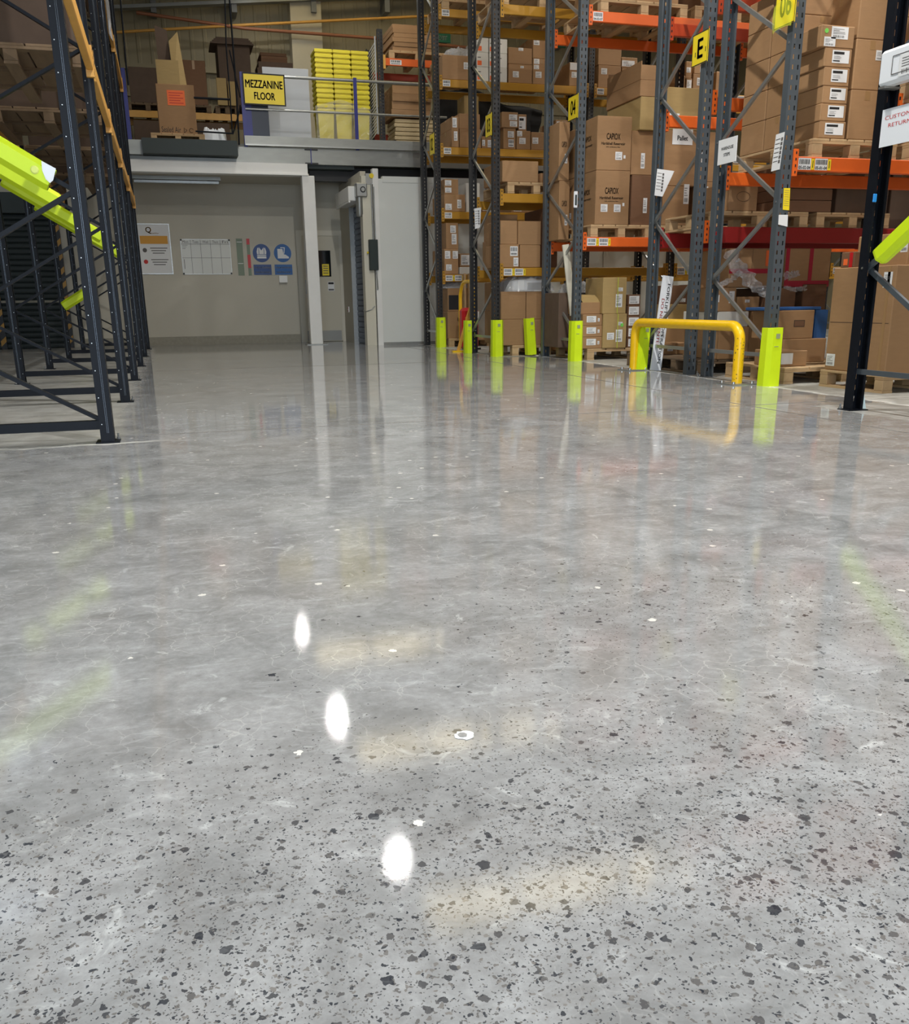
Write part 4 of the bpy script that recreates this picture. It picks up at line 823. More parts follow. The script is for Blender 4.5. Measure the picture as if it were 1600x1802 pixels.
q.add(v, [(j*n+i, j*n+i+1, (j+1)*n+i+1, (j+1)*n+i) for j in range(n-1) for i in range(n-1)], 0, True); link('clear_sleeve', q.mesh('clear_sleeve', mat('sleeve_film', (240, 250, 80), .08, alpha=.35)), s6)
aisle_sign('white WAREHOUSE STEPS sign fixed to a blue-grey frame', 5.02, 8.19, 7.89, 1.93, 2.14, M['paper'], [('WAREHOUSE', .5, .62, .66, .13), ('STEPS', .5, .36, .34, .13)], border=False, name='warehouse_steps_sign')
aisle_sign('white sign reading CUSTOMER SAMPLE RETURNS AREA in red', 4.395, 5.30, 4.72, 1.645, 1.86, M['white'], [('CUSTOMER SAMPLE', .46, .76, .82, .10, 'redink'), ('RETURNS AREA', .42, .55, .62, .10, 'redink')], border=False, name='returns_area_sign', bold=.0)
# tall forklift board leaning against the grey upright
fb = thing('forklift_sign', 'tall white leaning board lettered FORKLIFT IN OPERATION DO NOT ENTER', 'sign', (5.03, 9.30, .008)); fb.rotation_euler = (math.radians(-3), math.radians(7.4), 0)
link('board', MB().box(0, .13, 0, .012, 0, 1.0).mesh('board', M['white']), fb)
text('FORKLIFT IN OPERATION', fb, (.088, -.0015, .50), (0, 0, -1), (1, 0, 0), .84, .034, M['ink'], .01); text('DO NOT ENTER', fb, (.040, -.0015, .50), (0, 0, -1), (1, 0, 0), .52, .034, M['redink'], .01)
link('hanging_cord', MB().tube([(.11, .006, .985), (.02, .0, 1.30)], .003, 5).mesh('hanging_cord', M['black']), fb)
# papers and small fittings on uprights
def paper(label, pts, m1='paper', style='form', u=None, name='notice_sheet', ax='u'):
    a = [at(x_, y_, ax, u) for x_, y_ in pts]; r = a[1]-a[0]; up = a[3]-a[0]; s = MB(); th_ = Vector((0, .003, 0)) if ax == 'u' else Vector((.003, 0, 0)); s.add([p-a[0] for p in a]+[p-a[0]+th_ for p in a], [(0, 1, 2, 3), (7, 6, 5, 4), (0, 4, 5, 1), (1, 5, 6, 2), (2, 6, 7, 3), (3, 7, 4, 0)])
    t = tag(link(name, s.mesh(name, M[m1]), None, a[0]), label, 'notice')
    if style:
        q = MB(); lerp = lambda fx, fy: (r*fx+up*fy)-th_*.4
        def pr(x0, y0, x1, y1): q.add([lerp(x0, y0), lerp(x1, y0), lerp(x1, y1), lerp(x0, y1)], [(0, 1, 2, 3)])
        if style == 'form':
            for k in range(6): pr(.08, .84-k*.12, .62, .86-k*.12)
            for k in range(6): pr(.7, .78-k*.12, .92, .87-k*.12)
        else:
            for k in range(8): pr(.12, .9-k*.1, .85, .915-k*.1)
        link('printed_form', q.mesh('printed_form', M['inkgrey']), t)['kind'] = 'stuff'
    return t
paper('tilted white printed form on the blue-grey upright left of the Pallet box', [(1152, 344), (1166, 346), (1187, 301), (1157, 297)], u=9.40)
paper('white inspection sheet low on the grey upright below the large 06 sign', [(1357, 302), (1372, 298), (1381, 232), (1366, 237)], u=5.045, ax='v')
paper('white inspection sheet on the black upright beside the wooden pallet edge', [(836, 403), (845, 401), (847, 365), (835, 367)], u=13.76)
paper('narrow white sheet on the wall side black frame', [(767, 420), (771, 421), (772, 388), (768, 386)], u=16.2, style=None)
paper('yellow load notice label on the grey upright above the white tag', [(1378, 369), (1389, 370), (1391, 331), (1380, 331)], 'yellowsign', 'lines', 7.235)
paper('crumpled white tag on the grey upright below the yellow load notice', [(1370, 395), (1386, 399), (1387, 378), (1371, 378)], u=7.23, style=None)
tag(link('clip_holder', MB().box(0, .05, -.02, 0, 0, .19, 0, .008).box(.012, .038, -.022, -.02, .03, .15, 1).mesh('clip_holder', [M['white'], M['matgrey']]), None, tuple(at(1009, 366, 'u', 11.28))), 'white plastic clip holder on the 04 sign upright', 'holder')
tag(link('blue_tag', MB().box(-.014, .014, -.01, .0, 0, .05, 0, .006).mesh('blue_tag', mat('bright_blue_tape', (40, 140, 220), .4)), None, tuple(at(1538, 356, 'u', 5.34))), 'bright blue tape tag on the navy rack upright', 'tag')
tag(link('splinter_wedge', MB().add([(0, 0, 0), (.05, 0, 0), (.018, 0, .11), (0, 0, .12), (0, .05, 0), (.05, .05, 0), (.018, .05, .11), (0, .05, .12)], [(0, 1, 2, 3), (7, 6, 5, 4), (0, 4, 5, 1), (1, 5, 6, 2), (2, 6, 7, 3), (3, 7, 4, 0)]).mesh('splinter_wedge', mat('pale_blue_foam', (206, 226, 228), .5)), None, (4.565, 5.40, .0)), 'pale wedge shim at the foot of the navy rack upright', 'shim')
wbx = thing('white_container', 'white plastic container with printed oval label above the returns sign', 'container', (4.345, 4.70, 1.985))
link('container_body', MB().box(0, .09, 0, .62, 0, .20, 0, .018).mesh('container_body', M['white']), wbx)
q = MB(); q.tube([(-.0015, .5-.0, .05), (-.0015, .5, .15), (-.0015, .1, .15), (-.0015, .1, .05), (-.0015, .5, .05)], .0025, 5)
link('oval_outline', q.mesh('oval_outline', M['inkgrey']), wbx); q = MB(); print_sheet(q, (0, .44, .025), (0, -1, 0), (0, 0, 1), .22, .12, 'addr', .0025); link('paper_label', q.mesh('paper_label', [M['paper'], M['inkgrey']]), wbx)
part(wbx, 'shelf_bracket', M['galv'], (.0, .12, .55, .60, -.012, 0))
# ================================================================ LOADS
W2 = ((.12, .55, .3, .35), (.5, .2, .25, .3))
B1 = 15.89
# --- row one (by the white wall)
pallet(4.66, B1, 0, 'floor pallet under the torn brown carton by the white wall rack', .8, .9)
z = px(B1+.02, 788, 548, 826, 600, .75, .145, 'brown carton with torn tape on the floor pallet nearest the white wall', 'kraft', prints=(('RENOLIT', .62, .7, .34, .13),))
oc = px(B1+.04, 788, 507, 824, 548, .7, z, 'open fronted carton with a dark hollow under the wall side bag', 'kraft', tape=False)
a = at(793, 545, 'u', B1+.04); b_ = at(810, 518, 'u', B1+.04); part(bpy.data.objects['cardboard_box.%03d' % (len([o for o in C.objects if o.name.startswith('cardboard_box')])-1)], 'dark_hollow', M['black'], (a.x-4.66-.03, b_.x-4.66-.03, -.002, .0, .03, .27))  # flat black patch paints the dark inside of the opening
film('plastic_bag', 'grey translucent bag on the open fronted carton', 'bag', (4.95, B1+.35, oc), .6, .5, .14, murkfilm, 3)
z = px(B1, 782, 438, 807, 484, .75, 1.205, 'brown carton with two labels along its top edge, second shelf by the wall', 'kraft', ((.05, .62, .38, .3), (.6, .62, .38, .3), (.12, .15, .4, .24)))
px(B1+.02, 785, 392, 807, 437, .6, z, 'upright carton with stacked labels above the two label carton', 'kraft', ((.35, .62, .45, .28), (.45, .18, .4, .4)))
z = px(B1, 809, 470, 830, 483, .6, 1.205, 'low white box on the wall row beside the two label carton', 'white', tape=False)
px(B1+.01, 809.5, 446, 829, 470, .55, z, 'carton with a white starburst label on the low white box', 'kraft', ((.1, .15, .8, .75),))
z = px(B1, 782, 342, 819, 373, .75, 2.205, 'carton with two labels on the third shelf by the wall', 'kraft', ((.05, .1, .3, .35), (.62, .2, .2, .5)))
px(B1+.02, 782, 315, 807, 342, .6, z, 'small carton with two labels stacked by the wall rack upright', 'kraft', ((.05, .12, .45, .32), (.05, .58, .45, .34)))
px(B1+.1, 820, 322, 833, 371, .5, 2.205, 'white panel box standing behind the sheet upright', 'white', tape=False); px(B1+.2, 833, 322, 845, 371, .4, 2.205, 'second narrow white panel box beside the first', 'white', tape=False)
px(B1, 848, 362, 862, 373, .6, 2.205, 'tiny labelled carton on the ochre beam right of the white panels', 'kraft', ((.1, .2, .7, .6),)); px(B1, 900, 364, 940, 375, .6, 2.205, 'flat labelled carton lying on the ochre beam over the big load', 'kraft', ((.1, .2, .35, .6),), tape=False)
z = px(B1, 795, 226, 808, 260, .75, 3.195, 'tall narrow carton with long label beside the 02 sign', 'kraft', ((.3, .35, .5, .5),)); px(B1+.02, 795, 205, 808, 226, .7, z, 'narrow carton with white label on the tall narrow carton', 'kraft', ((.1, .1, .6, .8),))
z = px(B1, 809, 227, 847, 260, .75, 3.195, 'wide carton with grey printed patch on the mezzanine height shelf', 'kraft'); z2 = px(B1+.03, 808, 200, 845, 227, .65, z, 'carton with dark printed patch on top of the wide carton', 'kraft')
px(B1+.1, 817, 168, 843, 199, .4, z2, 'olive carton with white label on top of the dark patch carton', 'tan', ((.35, .35, .3, .35),))
px(B1, 848, 240, 874, 260, .6, 3.195, 'low carton with two white labels behind the black upright', 'kraft', ((.02, .2, .2, .5), (.4, .1, .35, .6))); 
z = px(B1, 886, 225, 908, 263, .75, 3.195, 'carton with two stacked labels under the tilted carton', 'kraft', ((.35, .55, .5, .3), (.4, .1, .45, .36, 'bar'))); px(B1-.02, 883, 197, 912, 225, .6, z, 'tilted looking carton with two labels at the front of the shelf', 'kraft', ((.45, .5, .5, .35), (.5, .08, .45, .35)))
z = px(B1, 909, 230, 934, 264, .7, 3.195, 'carton with pink and white labels left of the long carton', 'kraft', ((.05, .7, .35, .28), (.2, .3, .45, .32))); px(B1+.02, 912.5, 201, 927, 229, .4, z, 'small carton with black topped pink label', 'kraft', ((.05, .1, .85, .75, 'band'),), tape=False)
px(B1, 935, 233, 976, 265, .7, 3.195, 'long low carton with one label between the stacks', 'kraft', ((.05, .35, .25, .35),)); px(B1, 977, 211, 1000, 266, .7, 3.195, 'carton with two top labels beside the 04 frame', 'kraft', ((.1, .75, .3, .2), (.5, .75, .3, .2)))
px(B1, 778.5, 97, 831, 141, .75, 4.195, 'large brown carton with one label on the top shelf by the wall', 'kraft', ((.72, .45, .22, .28),), tape=False)
film('plastic_bag', 'clear plastic bag heaped on the large brown carton', 'bag', (5.02, B1+.4, at(805, 97, 'u', B1).z), .5, .4, .22, clear, 9)
hues = ('topmost', 'middle', 'lowest')
for c_, (xa, xb) in enumerate(((839, 860), (861.5, 876), (877, 893))):
    zz = 4.195; H3 = (at(860, 67, 'u', B1).z-4.195)/3
    for k in range(3):
        va, vb_ = at(xa, 105, 'u', B1).x, at(xb, 105, 'u', B1).x
        o = carton(va, vb_, B1, B1+.6, zz, zz+H3, '%s white box with orange patch in the %s column of nine' % (hues[2-k], ('leftmost', 'middle', 'rightmost')[c_]), 'white', tape=False, group='white boxes with orange patches')
        wv = vb_-va-.005; part(o, 'orange_patch', M['orangepaper'], (wv*.05, wv*(.42 if c_ < 2 else .1), -.0012, 0, H3*.1, H3*.42)); part(o, 'print_line', M['inkgrey'], (wv*.08, wv*.35, -.0012, 0, H3*.62, H3*.68)); zz += H3
z = px(B1, 895, 113, 937, 146, .75, 4.195, 'brown carton with taped seam and label right of the nine white boxes', 'kraft', ((.18, .3, .25, .32), (.5, .8, .14, .12))); px(B1, 895, 84, 937, 113, .75, z, 'brown carton with white tape mark on the taped seam carton', 'kraft', ((.42, .82, .2, .18),))
z = px(B1, 938, 103, 968, 147, .75, 4.195, 'tall carton with three labels on the top shelf', 'kraft', ((.05, .78, .32, .2), (.05, .58, .3, .16), (.15, .25, .36, .24))); px(B1, 938, 64, 968, 103, .75, z, 'tall carton with double label stacked on the three label carton', 'kraft', ((.04, .6, .34, .38),))
px(B1, 1002, 110, 1035, 151, .7, 4.195, 'carton with white top panel behind the 04 upright', 'kraft', ((.03, .68, .42, .3, 'none'), (.12, .36, .28, .24)))
z = px(B1, 1053, 115, 1093, 155, .7, 4.195, 'carton with one label above the wide ochre joint', 'kraft', ((.12, .6, .26, .26),), tape=False); px(B1, 1053, 80, 1094, 115, .7, z, 'plain carton stacked above the ochre beam joint', 'kraft', tape=False)
z = px(B1, 1094, 120, 1125, 157, .7, 4.195, 'carton with two labels right of the plain stack', 'kraft', ((.1, .6, .35, .3),), tape=False); px(B1, 1094, 101, 1122, 120, .7, z, 'flat carton with a wide white label', 'kraft', ((.03, .15, .8, .55),), tape=False)
z = px(B1, 1131, 122, 1158, 160, .7, 4.195, 'carton with small mark behind the tall blue-grey upright', 'kraft'); z = px(B1, 1188, 133, 1206, 164, .6, 4.195, 'carton with white label beside a rear black upright', 'kraft', ((.3, .3, .5, .35),))
z = px(B1, 1207.5, 138, 1218, 165, .5, 4.195, 'thin labelled carton behind the letter E sign, lower', 'kraft', ((.1, .1, .8, .8),)); px(B1, 1207.5, 108, 1218, 138, .5, z, 'thin labelled carton behind the letter E sign, upper', 'kraft', ((.1, .35, .7, .3),))
z = px(B1, 1219.5, 130, 1243, 166, .5, 4.195, 'square carton with a label under the letter E sign', 'kraft', ((.3, .4, .4, .4),)); px(B1, 1222, 113, 1243, 130, .5, z, 'low carton with a label touching the letter E sign', 'kraft', ((.5, .2, .4, .6),))
px(B1, 1260, 126, 1278, 167, .5, 4.195, 'carton with white label seen between two blue-grey uprights', 'kraft', ((.3, .5, .5, .25),))
pallet(4.64, B1, 5.195, 'pallet on the highest visible ochre beam of the wall row', 1.0, .95); pallet(5.75, B1, 5.195, 'second pallet on the highest visible ochre beam of the wall row', 1.0, .95)
pallet(7.4, B1, 5.195, 'third pallet on the highest ochre beams of the wall row', 1.2, .95); pallet(8.8, B1, 5.195, 'fourth pallet on the highest ochre beams of the wall row', 1.1, .95)
for k in range(2): carton(4.68+k*.42, 5.06+k*.42, B1+.05, B1+.7, 5.34, 5.72, ('brown carton at the top of the picture by the wall row pallet', 'second brown carton at the top of the picture by the wall row pallet')[k], 'kraft')
# planks, red extinguisher case and trestle on the floor between rows
for k, (xa, xb, lab) in enumerate(((816, 822, 'pale timber plank leaning by the wall row, nearer the carton'), (823, 830, 'pale timber plank leaning by the wall row, nearer the red case'))):
    a, b_ = at(xa+3, 609, 'u', 15.4), at(xb-5, 484, 'u', 15.8); t = link('timber_plank', MB().bar((0, 0, 0), (b_.x-a.x, .4, b_.z), .09, .03, (1, 0, 0)).mesh('timber_plank', M['wood']), None, (a.x, 15.4, 0.01)); tag(t, lab, 'plank')
rc = thing('extinguisher_case', 'red moulded extinguisher case with white label between the racks', 'case', (4.56, 14.75, 0))
link('case_shell', MB().box(0, .28, 0, .22, 0, .66, 0, .05).mesh('case_shell', M['redplastic']), rc); part(rc, 'paper_label', M['paper'], (.19, .28, -.003, 0, .42, .60)); part(rc, 'foot_strip', M['black'], (.02, .31, -.002, 0, 0, .03))
ts = thing('trestle_leg', 'yellow and orange A-frame barrier leg leaning by the narrow lime guards', 'barrier', (4.56, 14.28, 0))
link('sloping_leg', MB().bar((-.24, -.05, .01), (.0, .05, .66), .03, .045).mesh('sloping_leg', M['b_amber']), ts); link('sloping_leg', MB().bar((.02, .05, .66), (.12, .18, .01), .03, .045).mesh('sloping_leg', M['b_amber']), ts); part(ts, 'foot', M['yellowpaint'], (-.34, -.16, -.09, -.01, 0, .02))
# --- row two
B2 = 12.80
pallet(4.70, B2, 0, 'floor pallet under four large brown cartons right of the 03 upright', 1.1, 1.05)
z = px(B2, 881.5, 562, 926, 610, .5, .145, 'lower near-aisle carton of the four cube block', 'kraft', tape=False); z_a = px(B2, 881.5, 513, 926, 561, .5, z, 'upper near-aisle carton of the four cube block', 'kraft', tape=False)
z = px(B2, 926.5, 562, 960, 610, .5, .145, 'lower inner carton of the four cube block', 'kraft', tape=False); z = px(B2, 926.5, 513, 960, 561, .5, z, 'upper inner carton of the four cube block', 'kraft', tape=False)
carton(4.62, 5.12, B2+.53, B2+1.02, .145, .62, 'lower rear carton of the four cube block, seen through the 03 frame', 'kraft', tape=False); carton(4.62, 5.12, B2+.53, B2+1.02, .621, 1.02, 'upper rear carton of the four cube block, seen through the 03 frame', 'kraft', tape=False)
pr_ = thing('wrapped_machine', 'grey machine in clear bag on the four cube block', 'machine', (4.72, B2+.05, z_a)); part(pr_, 'housing', M['greypanel'], (0, .52, 0, .4, 0, .16), ch=.02); part(pr_, 'dark_screen', M['black'], (.22, .46, -.004, 0, .02, .12)); part(pr_, 'label', M['paper'], (.08, .17, -.004, 0, .02, .15))
film('plastic_bag', 'clear crumpled bag draped over the grey machine', 'bag', (4.98, B2+.25, z_a+.0), .7, .6, .26, clear, 12)
px(B2+.05, 940, 495, 957, 513, .3, z_a, 'small pale carton beside the bagged machine', 'white')
z = px(B2, 878.5, 430, 914, 470, .6, 1.205, 'carton with large barcode label on the lower 03 row beam', 'kraft', ((.55, .5, .38, .42, 'bar'), (.72, .05, .24, .38))); px(B2+.02, 880.5, 388, 911, 430, .6, z, 'plain upright carton on the barcode label carton', 'kraft', tape=False)
z = px(B2, 915, 431, 951.5, 471, .6, 1.205, 'plain wide carton beside the barcode label carton', 'kraft', tape=False); px(B2, 912, 389, 952.5, 431, .6, z, 'shiny wrapped carton above the plain wide carton', 'kraft', tape=False)
px(B2+.1, 953.5, 367, 982, 472, .7, 1.205, 'tall dark carton at the inner end of the lower 03 row beam', 'dark', tape=False)
carton(4.60, 5.00, B2+.62, B2+1.05, 1.205, 1.60, 'pale side carton behind the barcode load, lower', 'kraft', tape=False); carton(4.62, 5.00, B2+.62, B2+1.05, 1.601, 1.95, 'pale side carton behind the barcode load, upper', 'kraft', tape=False)
pallet(4.62, B2, 2.165, 'pale pallet on the middle ochre beam under the single big carton', .86, 1.05); z = px(B2, 884, 283, 948, 322, .8, 2.31, 'single big carton with folded corner on the pale pallet', 'kraft', tape=False)
pallet(5.55, B2, 2.165, 'second pallet on the middle ochre beam inward of the single carton', .8, 1.05); px(B2+.2, 951, 305, 985, 330, .7, 2.31, 'low carton inward of the single big carton', 'kraft')
for k in range(5): pallet((4.53, 5.85, 7.25, 8.57, 9.97)[k], B2, 4.435, ('first', 'second', 'third', 'fourth', 'fifth')[k]+' pallet along the highest ochre beam of the 03 row', 1.15, 1.08)
for k in range(3): carton((4.6, 5.95, 7.3)[k], (5.5, 6.85, 8.2)[k], B2+.06, B2+.9, 4.58, 5.1, ('first', 'second', 'third')[k]+' carton above the highest ochre beam of the 03 row', 'kraft')
# --- row three
B3 = 11.33
pallet(5.20, B3, 0, 'floor pallet under the labelled boxes right of the 04 upright', 1.35, 1.05)
ZB = .146; g3 = 'small labelled cartons in the three high stack'
zz = ZB; tops = (593, 573, 553)
for k, t in enumerate(tops): zz = px(B3, 1025, t, 1060, 613, .5, zz, ('lowest', 'middle', 'top')[k]+' carton of the three high labelled stack by the 04 guard', 'kraft', ((.2, .3, .48, .55), (.76, .35, .1, .3)), tape=False, group=g3)
z = px(B3+.05, 1021, 532, 1057, 553, .4, zz, 'open carton with raised flap on the three high labelled stack', 'kraft', tape=False)
tag(link('carton_flap', MB().add([(0, 0, 0), (.26, 0, 0), (.22, .12, .09), (-.03, .1, .10), (0, .006, 0), (.26, .006, 0), (.22, .126, .09), (-.03, .106, .10)], [(0, 1, 2, 3), (7, 6, 5, 4), (0, 4, 5, 1), (1, 5, 6, 2), (2, 6, 7, 3), (3, 7, 4, 0)]).mesh('carton_flap', K['tan']), None, (at(1027, 532, 'u', B3+.05).x, B3+.07, z)), 'loose raised flap of the open carton', 'flap')
for k, (ya, yb_) in enumerate(((552, 613), (488, 551))):
    base = ZB if k == 0 else ztan
    ztan = px(B3-.02, 1061, ya, 1103, yb_, .55, base, ('lower', 'upper')[k]+' olive carton with lime strap beside the three high stack', 'tan', ((.55, .18, .28, .36), (.62, .62, .22, .10)) if k else ((.55, .18, .28, .36), (.62, .66, .2, .1), (.18, .25, .3, .2)), tape=False)
o1 = [o for o in C.objects if o.name.startswith('cardboard_box')][-2:]
for o in o1: hh = max(v.co.z for v in o.data.vertices); part(o, 'lime_strap', M['strap'], (.205, .215, -.0022, -.0012, 0, hh))
part(o1[0], 'green_sticker', M['green'], (.25, .29, -.0022, -.0005, .27, .31))
for k, t in enumerate((594, 575, 556, 537, 518)): base = ZB if k == 0 else z5; z5 = px(B3, 1104, t, 1126, 613, .5, base, ('lowest', 'second lowest', 'middle', 'second highest', 'top')[k]+' carton of the five high framed label stack', 'dark', ((.08, .12, .82, .74),), tape=False, group='framed label cartons in the five high stack')
px(B3+.45, 983, 515, 1012, 600, .5, .146, 'dark carton on the floor behind the leaning white board', 'murk', tape=False)
pallet(5.10, B3+.42, 0, 'weathered floor pallet end seen through the 04 frame', .09+.0, .6, 'dirty') if False else None
film('plastic_bag', 'shiny clear bags heaped on the dark carton through the 04 frame', 'bag', (5.33, B3+.7, at(995, 515, 'u', B3+.45).z), .42, .4, .16, clear, 21)
a, b_ = at(1009, 555, 'u', B3+.3), at(998, 430, 'u', B3+.3); tag(link('leaning_board', MB().bar((0, 0, 0), (b_.x-a.x, .05, b_.z-a.z), .02, .09, (1, 0, 0)).mesh('leaning_board', M['cream']), None, a), 'long narrow pale board leaning behind the 04 upright', 'board')
pallet(5.20, B3, 1.515, 'pallet on the orange beam under the CAPIOX lettered cartons', .86, 1.1)
c1 = at(1048, 350, 'u', B3).x; c2 = at(1108, 350, 'u', B3).x; ZC = 1.66; zc2 = at(1078, 300, 'u', B3).z; zc3 = at(1078, 204, 'u', B3).z
cap = lambda: (('CAPIOX', .47, .63, .40, .12), ('Hardshell Reservoir', .47, .50, .70, .055), ('with cardiotomy filter', .47, .435, .42, .028))
carton(c1, c2, B3, B3+.52, ZC, zc2, 'lower CAPIOX lettered carton with two white labels side by side', 'kraft', ((.16, .24, .2, .14), (.55, .24, .2, .14), (.8, .35, .06, .06, 'none')), prints=cap(), tape=False)
carton(c1, c2, B3, B3+.52, zc2, zc3, 'upper CAPIOX lettered carton with one white label', 'kraft', ((.54, .2, .2, .15), (.78, .23, .06, .06, 'none')), prints=cap(), tape=False)
carton(c1-.02, c1+.45, B3+.54, B3+1.06, ZC, zc2-.02, 'lower rear carton behind the CAPIOX lettered ones, printed side', 'kraft', side=((.55, .2, .15, .12),), tape=False); carton(c1-.02, c1+.45, B3+.54, B3+1.06, zc2-.02, zc3-.05, 'upper rear carton behind the CAPIOX lettered ones', 'kraft', tape=False)
for o in [o for o in C.objects if o.name.startswith('cardboard_box')][-4:-2]:
    hh = max(v.co.z for v in o.data.vertices); text('CAPIOX', o, (-.002, .28, hh*.63), (0, -1, 0), (0, 0, 1), .22, .10*hh, M['brownink'], .03, 'printed_text'); text('Reservoir', o, (-.002, .28, hh*.5), (0, -1, 0), (0, 0, 1), .30, .045*hh, M['brownink'], .03, 'printed_text')
# stacks in the mouth of the frame
px(12.0, 984, 318, 1003, 400, .35, 1.52, 'brown carton with label at the rear of the orange beam, lower', 'kraft', ((.55, .25, .25, .18),), prints=(('CAPIOX', .5, .62, .5, .1),), tape=False)
px(12.0, 984, 214, 1003, 317, .35, at(993, 318, 'u', 12.0).z, 'brown carton with label at the rear of the orange beam, upper', 'kraft', ((.55, .3, .25, .16),), prints=(('CAPIOX', .5, .62, .5, .1),), tape=False)
pallet(6.12, B3, 1.515, 'pallet on the orange beam behind the leaning form sheet', .9, 1.1); pallet(7.08, B3, 1.515, 'third pallet along the orange beam seen through the blue-grey frame', .6, 1.1)
x0 = c2+.02
z = px(B3+.06, 1111, 308, 1150, 392, .6, ZC, 'brown carton right of the lettered cartons, lowest of its column', 'dark', ((.55, .25, .18, .3),), tape=False); z = px(B3+.06, 1111, 230, 1150, 308, .6, z, 'brown carton right of the lettered cartons, above the dark one', 'kraft', ((.45, .15, .18, .35),), tape=False)
z = px(B3, 1127, 170, 1163, 230, .95, z, 'olive carton with folded lid over the brown column', 'tan', tape=False)
z_o = px(B3, 1127, 140, 1163, 170, .95, z, 'large open carton with tall raised sides over the orange beam loads', 'kraft', tape=False); o = [o for o in C.objects if o.name.startswith('cardboard_box')][-1]
wv = max(v.co.x for v in o.data.vertices); hh = max(v.co.z for v in o.data.vertices)
part(o, 'carton_flap', K['kraft'], (0, .012, 0, .94, hh, hh+.20)); part(o, 'carton_flap', K['kraft'], (.012, wv, 0, .012, hh, hh+.16)); part(o, 'carton_flap', K['kraft'], (.012, wv, .92, .935, hh, hh+.24))
z = px(B3, 1166, 327, 1213, 390, .6, ZC, 'lower plain brown carton on the second orange beam pallet', 'kraft', ((.78, .55, .2, .5),), tape=False); z = px(B3, 1166, 229, 1229, 326, .7, z, 'big brown carton carrying the white Pallet sheet', 'kraft', tape=False)
a = at(1183, 254, 'u', B3); b_ = at(1220, 228, 'u', B3); t = sign('pallet_sheet', 'white paper reading Pallet taped to the big brown carton', (a.x, B3-.003, a.z), (1, 0, 0), (0, 0, 1), b_.x-a.x, b_.z-a.z, M['paper'], [('Pallet', .5, .42, .52, .32)], th=.002)
t2 = at(1222, 245, 'u', B3)
z = px(B3-.0, 1168, 154, 1243, 228, .8, z, 'wide olive carton with rotated print above the Pallet sheet carton', 'tan', ((.12, .05, .26, .34), (.46, .12, .06, .2, 'none')), tape=False)
px(B3, 1231, 232, 1243, 300, .5, ZC+.5, 'narrow brown carton right of the Pallet sheet carton', 'dark', ((.1, .25, .5, .4),)) if False else None
z = px(B3, 1231, 320, 1262, 392, .6, ZC, 'labelled brown carton at the inner end of the second pallet, lower', 'kraft', ((.1, .35, .35, .55),), tape=False); px(B3, 1231, 232, 1262, 320, .6, z, 'labelled brown carton at the inner end of the second pallet, upper', 'kraft', ((.12, .3, .3, .3),), tape=False)
pallet(5.25, B3, 4.015, 'pallet on the high orange beam right of the 04 upright', 1.15, 1.1); pallet(6.5, B3, 4.015, 'second pallet on the high orange beam', 1.2, 1.1); pallet(7.9, B3, 4.015, 'third pallet on the high orange beam', 1.15, 1.1)
for k in range(3): carton(5.3+1.3*k, 6.3+1.3*k, B3+.05, B3+.9, 4.16, 4.75, ('first', 'second', 'third')[k]+' carton above the high orange beam', ('kraft', 'dark', 'kraft')[k])
# floor of row three seen through row four's frame
pallet(6.30, B3, 0, 'floor pallet behind the leaning forklift board', 1.2, 1.05)
z = px(B3, 1166, 566, 1212, 625, .6, .146, 'brown carton with open flaps behind the forklift board, lower', 'kraft', tape=False); z = px(B3+.05, 1168, 535, 1212, 566, .5, z, 'olive carton with loose flaps behind the forklift board', 'tan', tape=False); px(B3+.08, 1170, 502, 1214, 535, .5, z, 'dark carton on top behind the forklift board', 'dark', ((.5, .1, .35, .2),), tape=False)
z = px(B3, 1226, 560, 1262, 625, .6, .146, 'brown carton between the two blue-grey uprights on the floor', 'kraft', tape=False); px(B3, 1226, 500, 1262, 560, .5, z, 'pale topped carton between the two blue-grey uprights', 'dark', ((.1, .8, .6, .18, 'none'),), tape=False)
# --- row four
B4 = 8.58
pallet(5.18, B4, 0, 'low pallet at the hoop barrier with small labelled cartons', 1.2, 1.0, 'dirty')
for xa, xb, t, lb, lab in ((1172, 1190, 606, ((.2, .3, .55, .5),), 'small white labelled carton low behind the hoop barrier'), (1191, 1212, 603, (), 'small plain carton low behind the hoop barrier')):
    px(9.42, xa, t, xb, 632, .3, .146, lab, 'kraft', lb, tape=False) if False else None
pallet(5.20, 9.60-.0, 0, 'pallet behind the lettered board carrying two small cartons', .8, .6, 'dirty')
px(9.62, 1171, 606, 1189, 630, .3, .146, 'small white labelled carton low behind the hoop barrier', 'kraft', ((.2, .35, .55, .5),), tape=False); px(9.62, 1190, 603, 1212, 630, .3, .146, 'small plain carton low behind the hoop barrier', 'kraft', tape=False)
z = px(B4, 1264, 575, 1318, 640, .7, .146, 'plain brown carton on the floor between hoop and 06 guard', 'kraft', tape=False); z = px(B4, 1264, 548, 1318, 575, .7, z, 'pair fronted white carton above the plain floor carton', 'white', tape=False)
z4 = px(B4, 1264, 506, 1296, 548, .6, z, 'brown carton with green and white labels in the middle of the floor load', 'kraft', ((.0, .4, .06, .3, 'none'), (.6, .35, .3, .5)), tape=False); px(B4, 1297, 522, 1337, 548, .6, z, 'low brown carton with small arrow mark', 'kraft', ((.35, .6, .2, .2),), tape=False)
z5 = px(B4, 1264, 496, 1337, 506, .6, z4, 'flat brown carton under the red strapped block', 'dark', tape=False) if False else z4
z = px(B4, 1319, 548, 1345, 640, .6, .146, 'tall brown carton beside the 06 lime guard', 'kraft', tape=False)
wr = px(B4+.02, 1284, 437, 1366, 496, .7, z4, 'film wrapped carton block with red strap below the red beam', 'kraft', tape=False)
